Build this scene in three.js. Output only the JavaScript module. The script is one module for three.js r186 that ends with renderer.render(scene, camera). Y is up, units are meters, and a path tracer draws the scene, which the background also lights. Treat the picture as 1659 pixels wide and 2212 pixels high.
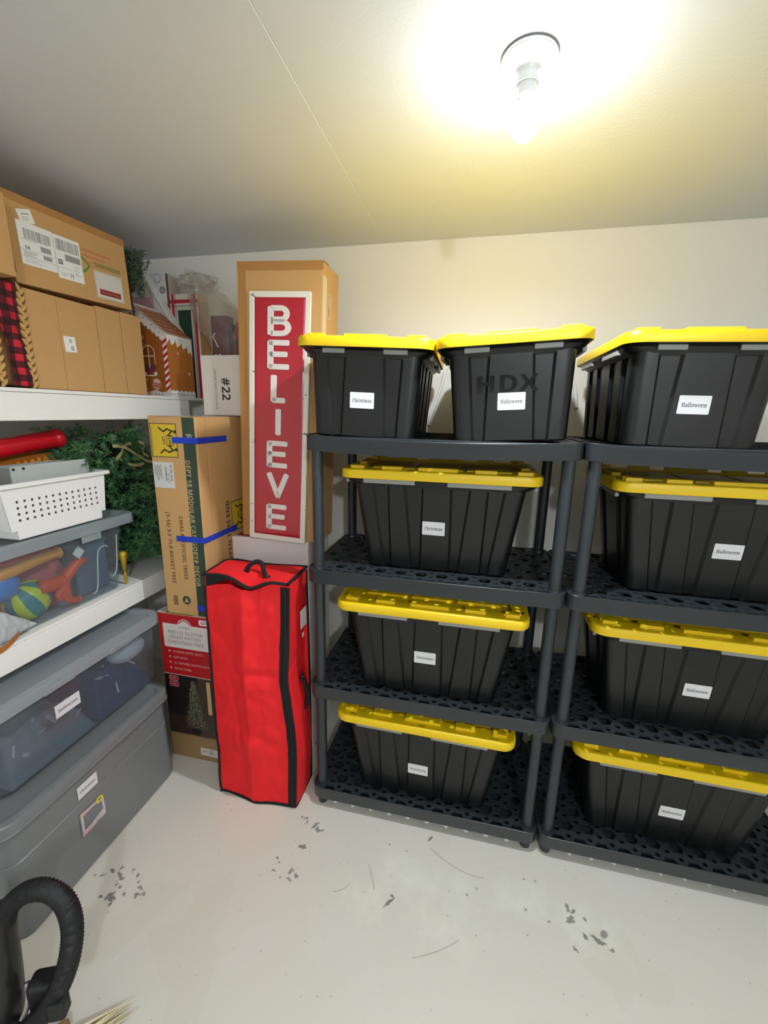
import * as THREE from 'three';
import { RoundedBoxGeometry } from 'three/addons/geometries/RoundedBoxGeometry.js';
import { TextGeometry } from 'three/addons/geometries/TextGeometry.js';
import { FontLoader } from 'three/addons/loaders/FontLoader.js';
import { ImprovedNoise } from 'three/addons/math/ImprovedNoise.js';
import { mergeGeometries, mergeVertices, toCreasedNormals } from 'three/addons/utils/BufferGeometryUtils.js';

// ---------------------------------------------------------------- camera, lights, exposure
// World frame: x along the back wall, y up, z towards the camera; the front of the black shelving is z = 0, its left end x = 0.
const scene = new THREE.Scene();
scene.background = new THREE.Color(0x000000);
const camera = new THREE.PerspectiveCamera(2 * Math.atan(1106 / 913.5) * 180 / Math.PI, 1659 / 2212, 0.02, 30);
camera.position.set(0.5976, 1.6395, 1.3815);
camera.rotation.set(-0.2299, 0.2171, 0.0188, 'YXZ');
scene.add(camera);
const renderer = new THREE.WebGLRenderer();
renderer.toneMapping = THREE.LinearToneMapping;
renderer.toneMappingExposure = 1.25;
renderer.shadowMap.enabled = true;
// one LED bulb: its plastic base hides it from above, so it sends most of its light down and sideways and only some to the ceiling
const BULB_COLOUR = new THREE.Color(0.88, 0.95, 1.0), BULB_AT = [0.648, 2.283, 0.2];
const bulbLight = new THREE.PointLight(BULB_COLOUR, 0.34, 0, 2);
bulbLight.position.set(...BULB_AT); bulbLight.castShadow = true; bulbLight.shadow.radius = 1.4;
const bulbDown = new THREE.SpotLight(BULB_COLOUR, 3.9, 0, Math.PI * 0.495, 0.7, 2);
bulbDown.position.set(...BULB_AT); bulbDown.target.position.set(BULB_AT[0], 0, BULB_AT[2]); bulbDown.castShadow = true; bulbDown.shadow.radius = 1.4;
scene.add(bulbLight, bulbDown, bulbDown.target);
// the second bulb of the long room, behind the camera: it lights the fronts of everything
const BULB2_AT = [1.35, 2.283, 2.9];
const bulbBehind = new THREE.PointLight(BULB_COLOUR, 5.6, 0, 2);
bulbBehind.position.set(...BULB2_AT); bulbBehind.castShadow = true; bulbBehind.shadow.radius = 3;
scene.add(bulbBehind);

// ---------------------------------------------------------------- helpers
const R = (d) => d * Math.PI / 180;
function rng(seed) { let a = seed >>> 0; return () => { a = (a + 0x6D2B79F5) | 0; let t = Math.imul(a ^ (a >>> 15), 1 | a); t = (t + Math.imul(t ^ (t >>> 7), 61 | t)) ^ t; return ((t ^ (t >>> 14)) >>> 0) / 4294967296; }; }
const perlin = new ImprovedNoise();
const noise = (x, y, z = 0) => perlin.noise(x, y, z);
const used = {};
function numbered(n) { const k = used[n] = (used[n] ?? -1) + 1; return k ? n + '_' + String(k).padStart(3, '0') : n; }
function clean(g) {
  let h = g.index ? g.toNonIndexed() : g.clone();
  for (const k of Object.keys(h.attributes)) if (!['position', 'normal', 'uv'].includes(k)) h.deleteAttribute(k);
  if (!h.attributes.normal) h.computeVertexNormals();
  if (!h.attributes.uv) h.setAttribute('uv', new THREE.BufferAttribute(new Float32Array(h.attributes.position.count * 2), 2));
  h.clearGroups();
  return h;
}
const merge = (list) => mergeGeometries((Array.isArray(list) ? list : [list]).map(clean));
function uvMetres(g, s = 1) {      // texture coordinates in metres, by the way each face points
  const h = clean(g), p = h.attributes.position, n = h.attributes.normal, uv = h.attributes.uv;
  for (let i = 0; i < p.count; i++) {
    const ax = Math.abs(n.getX(i)), ay = Math.abs(n.getY(i)), az = Math.abs(n.getZ(i));
    let u, v;
    if (ay >= ax && ay >= az) { u = p.getX(i); v = p.getZ(i); } else if (ax >= az) { u = p.getZ(i); v = p.getY(i); } else { u = p.getX(i); v = p.getY(i); }
    uv.setXY(i, u * s, v * s);
  }
  return h;
}
function thing(name, label, category, pos = [0, 0, 0], rotY = 0, group) {
  const o = new THREE.Group(); o.name = numbered(name); scene.add(o);
  o.position.set(...pos); o.rotation.y = rotY; o.userData = { label, category };
  if (group) o.userData.group = group;
  return o;
}
function part(name, geos, mat, parent, label) {
  const m = new THREE.Mesh(Array.isArray(geos) ? merge(geos) : geos, mat); m.name = parent === scene ? numbered(name) : partName(parent, name);
  m.castShadow = m.receiveShadow = true;
  if (label) m.userData.label = label;
  parent.add(m); return m;
}
function partName(parent, n) { const c = parent.children.filter((k) => k.name === n || k.name.startsWith(n + '_0')).length; return c ? n + '_' + String(c).padStart(3, '0') : n; }
function struct(name, geos, mat) { const m = part(name, geos, mat, scene); m.userData.kind = 'structure'; return m; }
function solo(name, label, category, geos, mat, group) { const m = part(name, geos, mat, scene); m.userData = { label, category }; if (group) m.userData.group = group; return m; }
const box = (w, h, d, x = 0, y = 0, z = 0) => new THREE.BoxGeometry(w, h, d).translate(x, y, z);
const rbox = (w, h, d, r, x = 0, y = 0, z = 0, s = 2) => new RoundedBoxGeometry(w, h, d, s, Math.min(r, w / 2.01, h / 2.01, d / 2.01)).translate(x, y, z);
const tube = (pts, r, n = 40, k = 10, closed = false) => new THREE.TubeGeometry(new THREE.CatmullRomCurve3(pts.map((p) => new THREE.Vector3(...p)), closed), n, r, k, closed);
const cyl = (r0, r1, h, k = 24, x = 0, y = 0, z = 0) => new THREE.CylinderGeometry(r0, r1, h, k).translate(x, y, z);
const lathe = (pts, k = 40) => new THREE.LatheGeometry(pts.map(([r, y]) => new THREE.Vector2(r, y)), k);
function grid(fn, nu, nv) {        // surface from a function (u, v) -> [x, y, z]
  const pos = [], uv = [], idx = [];
  for (let j = 0; j <= nv; j++) for (let i = 0; i <= nu; i++) { pos.push(...fn(i / nu, j / nv)); uv.push(i / nu, j / nv); }
  for (let j = 0; j < nv; j++) for (let i = 0; i < nu; i++) { const a = j * (nu + 1) + i, b = a + 1, c = a + nu + 1, d = c + 1; idx.push(a, b, d, a, d, c); }
  const g = new THREE.BufferGeometry();
  g.setAttribute('position', new THREE.Float32BufferAttribute(pos, 3)); g.setAttribute('uv', new THREE.Float32BufferAttribute(uv, 2)); g.setIndex(idx); g.computeVertexNormals();
  return g;
}
function loft(rows, capBottom = true, capTop = false, crease = 0.6) {   // rows of equal numbers of points around, bottom to top
  const n = rows[0].length, pos = [], idx = [];
  for (const r of rows) for (const p of r) pos.push(...p);
  for (let j = 0; j < rows.length - 1; j++) for (let i = 0; i < n; i++) { const a = j * n + i, b = j * n + (i + 1) % n; idx.push(a, b, b + n, a, b + n, a + n); }
  const cap = (j, flip) => { const c = [0, 0, 0]; for (const p of rows[j]) for (let k = 0; k < 3; k++) c[k] += p[k] / n; const ci = pos.length / 3; pos.push(...c); for (let i = 0; i < n; i++) { const a = j * n + i, b = j * n + (i + 1) % n; idx.push(...(flip ? [a, ci, b] : [a, b, ci])); } };
  if (capBottom) cap(0, true); if (capTop) cap(rows.length - 1, false);
  const g = new THREE.BufferGeometry(); g.setAttribute('position', new THREE.Float32BufferAttribute(pos, 3)); g.setIndex(idx);
  return toCreasedNormals(g, crease);
}
function roundRing(hx, hz, r, y, k = 6, along = 0) {   // rounded rectangle around y, starting at the front left, walking +x along the front
  const out = [];
  for (const [cx, cz, a0] of [[hx - r, hz - r, 90], [hx - r, -hz + r, 0], [-hx + r, -hz + r, -90], [-hx + r, hz - r, -180]])
    for (let i = 0; i <= k; i++) { const a = R(a0 - 90 * i / k); out.push([cx + r * Math.cos(a), y, cz + r * Math.sin(a)]); }
  if (along) { const res = []; out.forEach((p, i) => { res.push(p); const q = out[(i + 1) % out.length]; if ((i + 1) % (k + 1) === 0) for (let j = 1; j < along; j++) res.push(p.map((c, m) => c + (q[m] - c) * j / along)); }); return res; }
  return out;
}
function roundShape(hx, hz, r) { const s = new THREE.Shape(); s.moveTo(-hx + r, -hz); s.lineTo(hx - r, -hz); s.absarc(hx - r, -hz + r, r, -Math.PI / 2, 0); s.lineTo(hx, hz - r); s.absarc(hx - r, hz - r, r, 0, Math.PI / 2); s.lineTo(-hx + r, hz); s.absarc(-hx + r, hz - r, r, Math.PI / 2, Math.PI); s.lineTo(-hx, -hz + r); s.absarc(-hx + r, -hz + r, r, Math.PI, 1.5 * Math.PI); return s; }
const flat = (shape, depth, y, opt = {}) => new THREE.ExtrudeGeometry(shape, { depth, bevelEnabled: false, curveSegments: 6, ...opt }).rotateX(-Math.PI / 2).translate(0, y, 0);   // shape (x, -z) laid flat, bottom at y
// textures
function canvasTex(w, h, draw, srgb = true) {
  const c = document.createElement('canvas'); c.width = w; c.height = h; const g = c.getContext('2d'); draw(g, w, h);
  const t = new THREE.CanvasTexture(c); if (srgb) t.colorSpace = THREE.SRGBColorSpace; t.wrapS = t.wrapT = THREE.RepeatWrapping; t.anisotropy = 4; return t;
}
function text(g, s, x, y, size, colour, font = 'sans-serif', weight = '', align = 'center', turn = 0, maxw) {
  g.save(); g.translate(x, y); g.rotate(turn); g.fillStyle = colour; g.font = `${weight} ${size}px ${font}`; g.textAlign = align; g.textBaseline = 'middle'; if (maxw) g.fillText(s, 0, 0, maxw); else g.fillText(s, 0, 0); g.restore();
}
function bars(g, x, y, w, h, seed, colour = '#333', vertical = true) { const r = rng(seed); g.fillStyle = colour; let p = 0; const L = vertical ? w : h; while (p < L) { const t = Math.max(1, L * (0.008 + 0.018 * r())); if (vertical) g.fillRect(x + p, y, Math.min(t, L - p), h); else g.fillRect(x, y + p, w, Math.min(t, L - p)); p += t + Math.max(1, L * (0.006 + 0.02 * r())); } }
function lines(g, x, y, w, n, gap, th, colour, seed) { const r = rng(seed); g.fillStyle = colour; for (let i = 0; i < n; i++) g.fillRect(x, y + i * gap, w * (0.5 + 0.5 * r()), th); }
function cardFill(g, w, h, seed = 1, base = [198, 154, 99]) {     // plain corrugated board: fibre flecks and fine flute lines
  g.fillStyle = `rgb(${base})`; g.fillRect(0, 0, w, h); const r = rng(seed);
  for (let i = 0; i < w * h / 90; i++) { const d = r() < 0.5 ? -1 : 1, a = 0.03 + 0.06 * r(); g.fillStyle = d < 0 ? `rgba(90,60,30,${a})` : `rgba(235,205,160,${a})`; g.fillRect(r() * w, r() * h, 1 + r() * 7, 1 + r() * 2); }
}
const std = (o) => new THREE.MeshStandardMaterial({ roughness: 0.6, ...o });
const phys = (o) => new THREE.MeshPhysicalMaterial({ roughness: 0.5, ...o });
const rough = canvasTex(512, 512, (g, w, h) => { const im = g.createImageData(w, h); for (let j = 0; j < h; j++) for (let i = 0; i < w; i++) { const a = 2 * Math.PI * i / w, b = 2 * Math.PI * j / h; const v = 128 + 70 * noise(i / 9, j / 9, 1) + 50 * noise(i / 3.5, j / 3.5, 5) + 30 * noise(Math.cos(a) * 2, Math.sin(a) * 2 + Math.cos(b), Math.sin(b) * 2); const k = 4 * (j * w + i); im.data[k] = im.data[k + 1] = im.data[k + 2] = v; im.data[k + 3] = 255; } g.putImageData(im, 0, 0); }, false);
const M = {
  wall: std({ color: 0xeae6dd, roughness: 0.75, bumpMap: rough, bumpScale: 0.0006 }),
  ceiling: std({ color: 0xdce2ea, roughness: 0.85, bumpMap: rough, bumpScale: 0.0006 }),
  card: std({ map: canvasTex(512, 512, (g, w, h) => cardFill(g, w, h, 3)), roughness: 0.8 }),
  tape: phys({ color: 0xb07c42, roughness: 0.3, clearcoat: 0.4 }),
  black: phys({ color: 0x0a0c0e, roughness: 0.38, bumpMap: rough, bumpScale: 0.0002 }),
  tab: phys({ color: 0x8c8c88, roughness: 0.45 }),
  yellow: phys({ color: 0xe9c30c, roughness: 0.42 }),
  shelf: phys({ color: 0x2a3034, roughness: 0.33, bumpMap: rough, bumpScale: 0.0002 }),
  whitePaint: std({ color: 0xf1efe9, roughness: 0.5, bumpMap: rough, bumpScale: 0.0004 }),
  paper: std({ color: 0xf2f1ee, roughness: 0.6 }),
  red: phys({ color: 0xe8131b, roughness: 0.75, sheen: 0.4, sheenRoughness: 0.6, sheenColor: new THREE.Color(0.5, 0.05, 0.05) }),
  blackCloth: std({ color: 0x0e0d10, roughness: 0.85 }),
  metal: std({ color: 0xd8d8da, metalness: 1, roughness: 0.25 }),
  white: phys({ color: 0xeeecea, roughness: 0.4 }),
};

// ---------------------------------------------------------------- the room
const X0 = -1.45, X1 = 2.05, Z0 = -0.78, Z1 = 4.8, H = 2.414;
const floorMap = canvasTex(2048, 2048, (g, w, h) => {
  const FZ = Z0 + 3.5, px = (x) => (x - X0) / (X1 - X0) * w, pz = (z) => (z - Z0) / (FZ - Z0) * h, s = w / (X1 - X0);
  g.fillStyle = '#dbd6c9'; g.fillRect(0, 0, w, h);
  const r = rng(11);
  const blob = (x, z, a, b, c, turn = r() * 3) => { g.fillStyle = c; g.beginPath(); const n = 18, sd = r() * 50; for (let i = 0; i < n; i++) { const t = 2 * Math.PI * i / n, q = 0.72 + 0.75 * noise(Math.cos(t) * 1.6 + sd, Math.sin(t) * 1.6, sd) + 0.2 * (r() - 0.5); const ex = a * q * Math.cos(t), ez = b * q * Math.sin(t); g.lineTo(px(x + ex * Math.cos(turn) - ez * Math.sin(turn)), pz(z + ex * Math.sin(turn) + ez * Math.cos(turn))); } g.fill(); };
  for (let i = 0; i < 90; i++) blob(X0 + r() * 3.5, Z0 + r() * 3.5, 0.05 + 0.2 * r(), 0.04 + 0.12 * r(), r() < 0.5 ? 'rgba(226,224,214,.16)' : 'rgba(186,180,166,.10)');
  for (const [x, z, a, b] of [[0.55, 0.2, .2, .09], [0.42, .16, .12, .1], [0.85, .17, .14, .1], [1.05, .2, .16, .07], [.3, .3, .14, .08], [.62, .32, .2, .06]]) for (let k = 0; k < 26; k++) blob(x + 1.1 * a * (r() - .5), z + 1.1 * b * (r() - .5), a * (.15 + .4 * r()), b * (.15 + .4 * r()), 'rgba(236,236,230,.07)');
  const chip = (x, z, a, b = a, t) => blob(x, z, a, b, ['#8d8a84', '#98928a', '#86847c'][Math.floor(r() * 3)], t);
  // peeled paint, where it shows
  for (const [x, z, a, b] of [[-.018, .062, .010, .005], [.004, .063, .010, .010], [.012, .078, .010, .006], [.05, .083, .024, .010], [.068, .1, .02, .012], [.085, .098, .012, .007], [.038, .178, .011, .016],
    [-.04, .24, .008, .006], [-.028, .252, .006, .005], [-.035, .283, .010, .006], [.03, .27, .017, .011], [.055, .283, .012, .008], [.032, .297, .014, .007], [.0, .3, .006, .004],
    [-.538, .49, .026, .02], [-.55, .455, .008, .006], [-.53, .46, .008, .006], [-.563, .425, .02, .007], [-.6, .42, .02, .007], [-.62, .44, .012, .006], [-.575, .405, .01, .006], [-.548, .435, .01, .012], [-.46, .445, .018, .006], [-.455, .468, .014, .007], [-.436, .458, .012, .008], [-.48, .432, .008, .006], [-.5, .475, .008, .008], [-.52, .51, .008, .006], [-.57, .5, .006, .01], [-.53, .4, .009, .005], [-.5, .41, .01, .005], [-.65, .447, .006, .005],
    [.513, .03, .02, .006], [.4, .288, .028, .007], [.405, .265, .012, .006], [.36, .09, .006, .004], [.43, .1, .005, .004], [.694, .173, .007, .004], [.66, .2, .005, .004], [.858, .2, .007, .005], [.998, .162, .02, .008], [1.015, .17, .016, .007], [1.0, .198, .012, .018], [.93, .22, .007, .006], [1.05, .185, .01, .006], [1.07, .236, .022, .008], [1.1, .215, .012, .02], [1.085, .24, .01, .02], [1.04, .235, .012, .008], [1.115, .255, .010, .008], [1.0, .28, .018, .005], [.86, .1, .006, .004], [.9, .098, .005, .004]]) { chip(x, z, a, b); if (r() < .6) chip(x + .02 * (r() - .5), z + .02 * (r() - .5), a * .4, b * .4); }
  for (let i = 0; i < 130; i++) chip(-.6 + r() * 2.3, r() * .8, .0012 + .003 * r() * r(), .001 + .002 * r());
  g.strokeStyle = 'rgba(120,110,95,.35)'; g.lineWidth = 2;
  for (const [x0, z0, x1, z1] of [[.52, .07, .62, .12], [.62, .12, .72, .13], [.5, .42, .64, .34], [.3, .18, .34, .26], [.2, .3, .25, .26]]) { g.beginPath(); g.moveTo(px(x0), pz(z0)); g.quadraticCurveTo(px((x0 + x1) / 2 + .01), pz((z0 + z1) / 2 + .012), px(x1), pz(z1)); g.stroke(); }
  for (let i = 0; i < 5000; i++) { g.fillStyle = r() < .5 ? 'rgba(240,238,230,.10)' : 'rgba(110,104,92,.06)'; g.fillRect(r() * w, r() * h, 1 + 2 * r(), 1 + 2 * r()); }
});
{
  const cx = (X0 + X1) / 2, cz = (Z0 + Z1) / 2, W = X1 - X0, D = Z1 - Z0, T = 0.1;
  const fl = box(W + 2 * T, T, D + 2 * T, cx, -T / 2, cz), uv = fl.attributes.uv, p = fl.attributes.position;
  for (let i = 0; i < p.count; i++) uv.setXY(i, (p.getX(i) - X0) / W, 1 - (p.getZ(i) - Z0) / 3.5);
  struct('floor', fl, std({ map: floorMap, roughness: 0.42 }));
  struct('wall_back', uvMetres(box(W + 2 * T, H + .1, T, cx, H / 2, Z0 - T / 2), 2), M.wall);
  struct('wall_left', uvMetres(box(T, H + .1, D, X0 - T / 2, H / 2, cz), 2), M.wall);
  struct('wall_right', uvMetres(box(T, H + .1, D, X1 + T / 2, H / 2, cz), 2), M.wall);
  struct('wall_front', uvMetres(box(W + 2 * T, H + .1, T, cx, H / 2, Z1 + T / 2), 2), M.wall);
  // the ceiling is two sheets of plasterboard that meet in a slightly uneven joint
  const SX = 0.106;
  const c = struct('ceiling', uvMetres(box(X1 - SX + T, T, D + 2 * T, (SX + X1 + T) / 2, H + T / 2, cz), 2), M.ceiling);
  part('ceiling_panel', uvMetres(rbox(SX - X0 + T, T, D + 2 * T, .004, (X0 - T + SX) / 2, H + T / 2 - .0006, cz), 2), M.ceiling, c);
}

// ---------------------------------------------------------------- the bare bulb
for (const [at, label] of [[BULB_AT, 'white porcelain ceiling lampholder with a lit bare bulb and pull chain'], [BULB2_AT, 'second lit bare bulb in a white lampholder, behind the camera']]) {
  const t = thing('ceiling_lamp', label, 'lamp', [at[0], H, at[2]]);
  const por = phys({ color: 0xc6c5c1, roughness: 0.25, clearcoat: 0.5 });
  part('mounting_ring', lathe([[0, 0], [.060, 0], [.0611, -.001], [.0595, -.003]], 48), std({ color: 0x6d6762, roughness: .6 }), t, 'thin dark gap around the plate');
  part('plate', lathe([[.059, -.002], [.061, -.006], [.059, -.013], [.05, -.016], [.034, -.021], [.027, -.028], [.025, -.04], [.0255, -.052], [.0235, -.053]], 56), por, t);
  part('socket', lathe([[.0235, -.05], [.0235, -.0535], [.0215, -.0545], [.0215, -.072], [.0225, -.073], [.0225, -.079], [.018, -.08]], 48), por, t);
  const b = part('bulb', lathe([[0, -.16], [.012, -.1585], [.022, -.153], [.029, -.142], [.031, -.13], [.029, -.118], [.0235, -.105], [.0195, -.098]], 48), std({ color: 0xffffff, emissive: 0xfffdf8, emissiveIntensity: 6, roughness: 0.4 }), t);
  part('bulb_base', lathe([[.0195, -.098], [.0185, -.09], [.0185, -.078], [.016, -.076]], 40), phys({ color: 0xe9e9e6, roughness: .4 }), t);
  part('screw', [new THREE.SphereGeometry(.0045, 16, 10).scale(1, .5, 1).translate(-.005, -.02, -.036), new THREE.TorusGeometry(.0055, .0012, 8, 20).rotateX(Math.PI / 2).translate(-.005, -.0195, -.036)], M.metal, t);
  part('chain_outlet', new THREE.CylinderGeometry(.006, .004, .012, 16).rotateX(.6).translate(.02, -.03, -.024), std({ color: 0x3a3036, roughness: .5 }), t, 'dark pull chain outlet');
  const beads = []; for (let i = 0; i < 26; i++) beads.push(new THREE.SphereGeometry(.0013, 8, 6).translate(.022, -.036 - i * .0027, -.026));
  part('pull_chain', beads, M.metal, t);
}

// ---------------------------------------------------------------- black plastic shelving, two units
const SW = 0.910, SD = 0.5, LEVELS = [0.096, 0.583, 1.0727, 1.5633], SKIRT = 0.053, TOP_SAG = 0.013;
function shelfUnit(label, x) {
  const t = thing('shelving_unit', label, 'shelving', [x, 0, 0], 0);
  const hex = (cx, cz, r) => { const p = new THREE.Path(); for (let i = 0; i < 6; i++) { const a = R(60 * i); p[i ? 'lineTo' : 'moveTo'](cx + r * Math.cos(a), cz + r * Math.sin(a)); } p.closePath(); return p; };
  const deck = roundShape(SW / 2 - .002, SD / 2 - .002, .033), A = .0762, DZ = .066, small = [];
  const ok = (px, pz, r) => { const ax = Math.abs(px) + r, az = Math.abs(pz) + r; return ax < SW / 2 - .008 && az < SD / 2 - .006 && !(ax > SW / 2 - .062 && az > SD / 2 - .062); };
  // deck coordinates: x, and y = distance from the middle towards the front is -y after laying flat
  for (let row = 0; row < 8; row++) for (let k = -8; k <= 8; k++) {
    const cx = (k + (row % 2 ? .5 : 0)) * A, cz = -SD / 2 + .007 + row * DZ;
    if (row === 0) { if (Math.abs(cx) < SW / 2 - .05) { const p = new THREE.Path(); p.moveTo(cx - .026, cz); p.lineTo(cx + .026, cz); p.lineTo(cx + .0145, cz + .0185); p.lineTo(cx - .0145, cz + .0185); p.closePath(); deck.holes.push(p); } } else if (ok(cx, cz, .0245)) deck.holes.push(hex(cx, cz, .0245));
    for (const [sx, sz] of [[cx + A / 2, cz + DZ / 3], [cx, cz + DZ * 2 / 3]]) if (ok(sx, sz, .0098)) { deck.holes.push(hex(sx, sz, .0098)); small.push(hex(sx, sz, .0098)); }
  }
  const under = roundShape(SW / 2 - .004, SD / 2 - .004, .033);
  under.holes = small;
  const deckGeo = merge([flat(deck, .006, 0), flat(under, .003, -.0165)]);
  const ring = (hx, hz, r, y) => roundRing(hx, hz, r, y, 7, 16);
  const a = SW / 2, b = SD / 2;
  const skirtGeo = loft([ring(a - .006, b - .006, .03, -SKIRT + .003), ring(a - .002, b - .002, .034, -SKIRT), ring(a - .001, b - .001, .035, -SKIRT + .003), ring(a - .001, b - .001, .035, -.008), ring(a, b, .036, -.006), ring(a, b, .036, -.001), ring(a - .0015, b - .0015, .0345, .0005), ring(a - .003, b - .003, .033, -.001), ring(a - .003, b - .003, .033, -.006)], false, false, .5);
  const shelfGeo = merge([deckGeo.clone().translate(0, -.009, 0), skirtGeo]);
  const bend = (g, sag) => { const q = g.clone(), p = q.attributes.position; for (let i = 0; i < p.count; i++) p.setY(i, p.getY(i) - sag * (1 - (p.getX(i) / a) ** 2)); return q; };   // loaded shelves sag in the middle
  LEVELS.forEach((y, i) => part('shelf', bend(shelfGeo, [0, .002, .004, TOP_SAG][i]), M.shelf, t).position.set(SW / 2, y, -SD / 2));
  const P = [[.037, -.036], [SW - .037, -.036], [.037, -SD + .036], [SW - .037, -SD + .036]];
  for (const [px, pz] of P) {
    for (let k = 0; k < 3; k++) { const y0 = LEVELS[k] - .006, y1 = LEVELS[k + 1] - .01; part('post', merge([cyl(.0198, .0203, y1 - y0, 28, 0, (y0 + y1) / 2, 0), cyl(.0225, .024, .006, 28, 0, y0 + .006, 0)]), M.shelf, t).position.set(px, 0, pz); }
    part('foot', merge([cyl(.021, .019, .04, 24, 0, .022, 0), cyl(.019, .016, .006, 24, 0, .003, 0)]), M.shelf, t).position.set(px, 0, pz);
  }
  return t;
}
shelfUnit('black four-tier plastic shelving unit beside the red storage bag', 0.002);
shelfUnit('black four-tier plastic shelving unit cut off by the right edge of the photo', 0.914);

// ---------------------------------------------------------------- black totes with yellow lids
const font = await new FontLoader().loadAsync('fonts/droid/droid_sans_bold.typeface.json');
function stickerTex(word, seed) { return canvasTex(324, 204, (g, w, h) => { g.fillStyle = '#e0dfe2'; g.fillRect(0, 0, w, h); text(g, word, w / 2, h / 2 + 2, word.length > 10 ? 52 : 66, '#3a3639', 'serif', 'bold', 'center', 0, w * .8); }); }
const stickerTexes = { Christmas: stickerTex('Christmas'), Halloween: stickerTex('Halloween'), Thanksgiving: stickerTex('Thanksgiving') };
const stickerMats = Object.fromEntries(Object.entries(stickerTexes).map(([k, v]) => [k, std({ map: v, roughness: .45 })]));
function stickerGeo(w, h) { const s = roundShape(w / 2, h / 2, .003), g = new THREE.ExtrudeGeometry(s, { depth: .0005, bevelEnabled: false, curveSegments: 4 }), p = g.attributes.position, uv = g.attributes.uv; for (let i = 0; i < p.count; i++) uv.setXY(i, p.getX(i) / w + .5, p.getY(i) / h + .5); return g; }
const STICK = stickerGeo(.081, .051);
// k: lid length x, lid depth z, height to the lid, body top and bottom half sizes, ribs on front/back and on the ends
const KINDS = {
  large: { L: .70, D: .45, h: .347, T: [.304, .203], B: [.256, .166], front: [[-.86, -.64, -.85, -.73], [-.43, -.18, -.38, -.24], [.18, .43, .24, .38], [.64, .86, .73, .85]], side: [[-.75, -.4, -.72, -.5], [.4, .75, .5, .72]], bumpsX: [[-.9, -.76], [-.57, -.36], [-.2, .2], [.36, .57], [.76, .9]], bumpsZ: [[-.8, -.6], [-.25, .25], [.6, .8]], tabs: [[-.86, -.25], [.12, .82]] },
  small: { L: .447, D: .66, h: .285, T: [.184, .292], B: [.171, .272], front: [[-.81, -.41, -.8, -.55], [.41, .81, .52, .8]], side: [[-.86, -.64, -.85, -.73], [-.43, -.18, -.38, -.24], [.18, .43, .24, .38], [.64, .86, .73, .85]], bumpsX: [[-.82, -.6], [-.31, .31], [.6, .82]], bumpsZ: [[-.9, -.76], [-.57, -.36], [-.2, .2], [.36, .57], [.76, .9]], tabs: [[-.74, -.34], [.34, .76]] },
};
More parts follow.
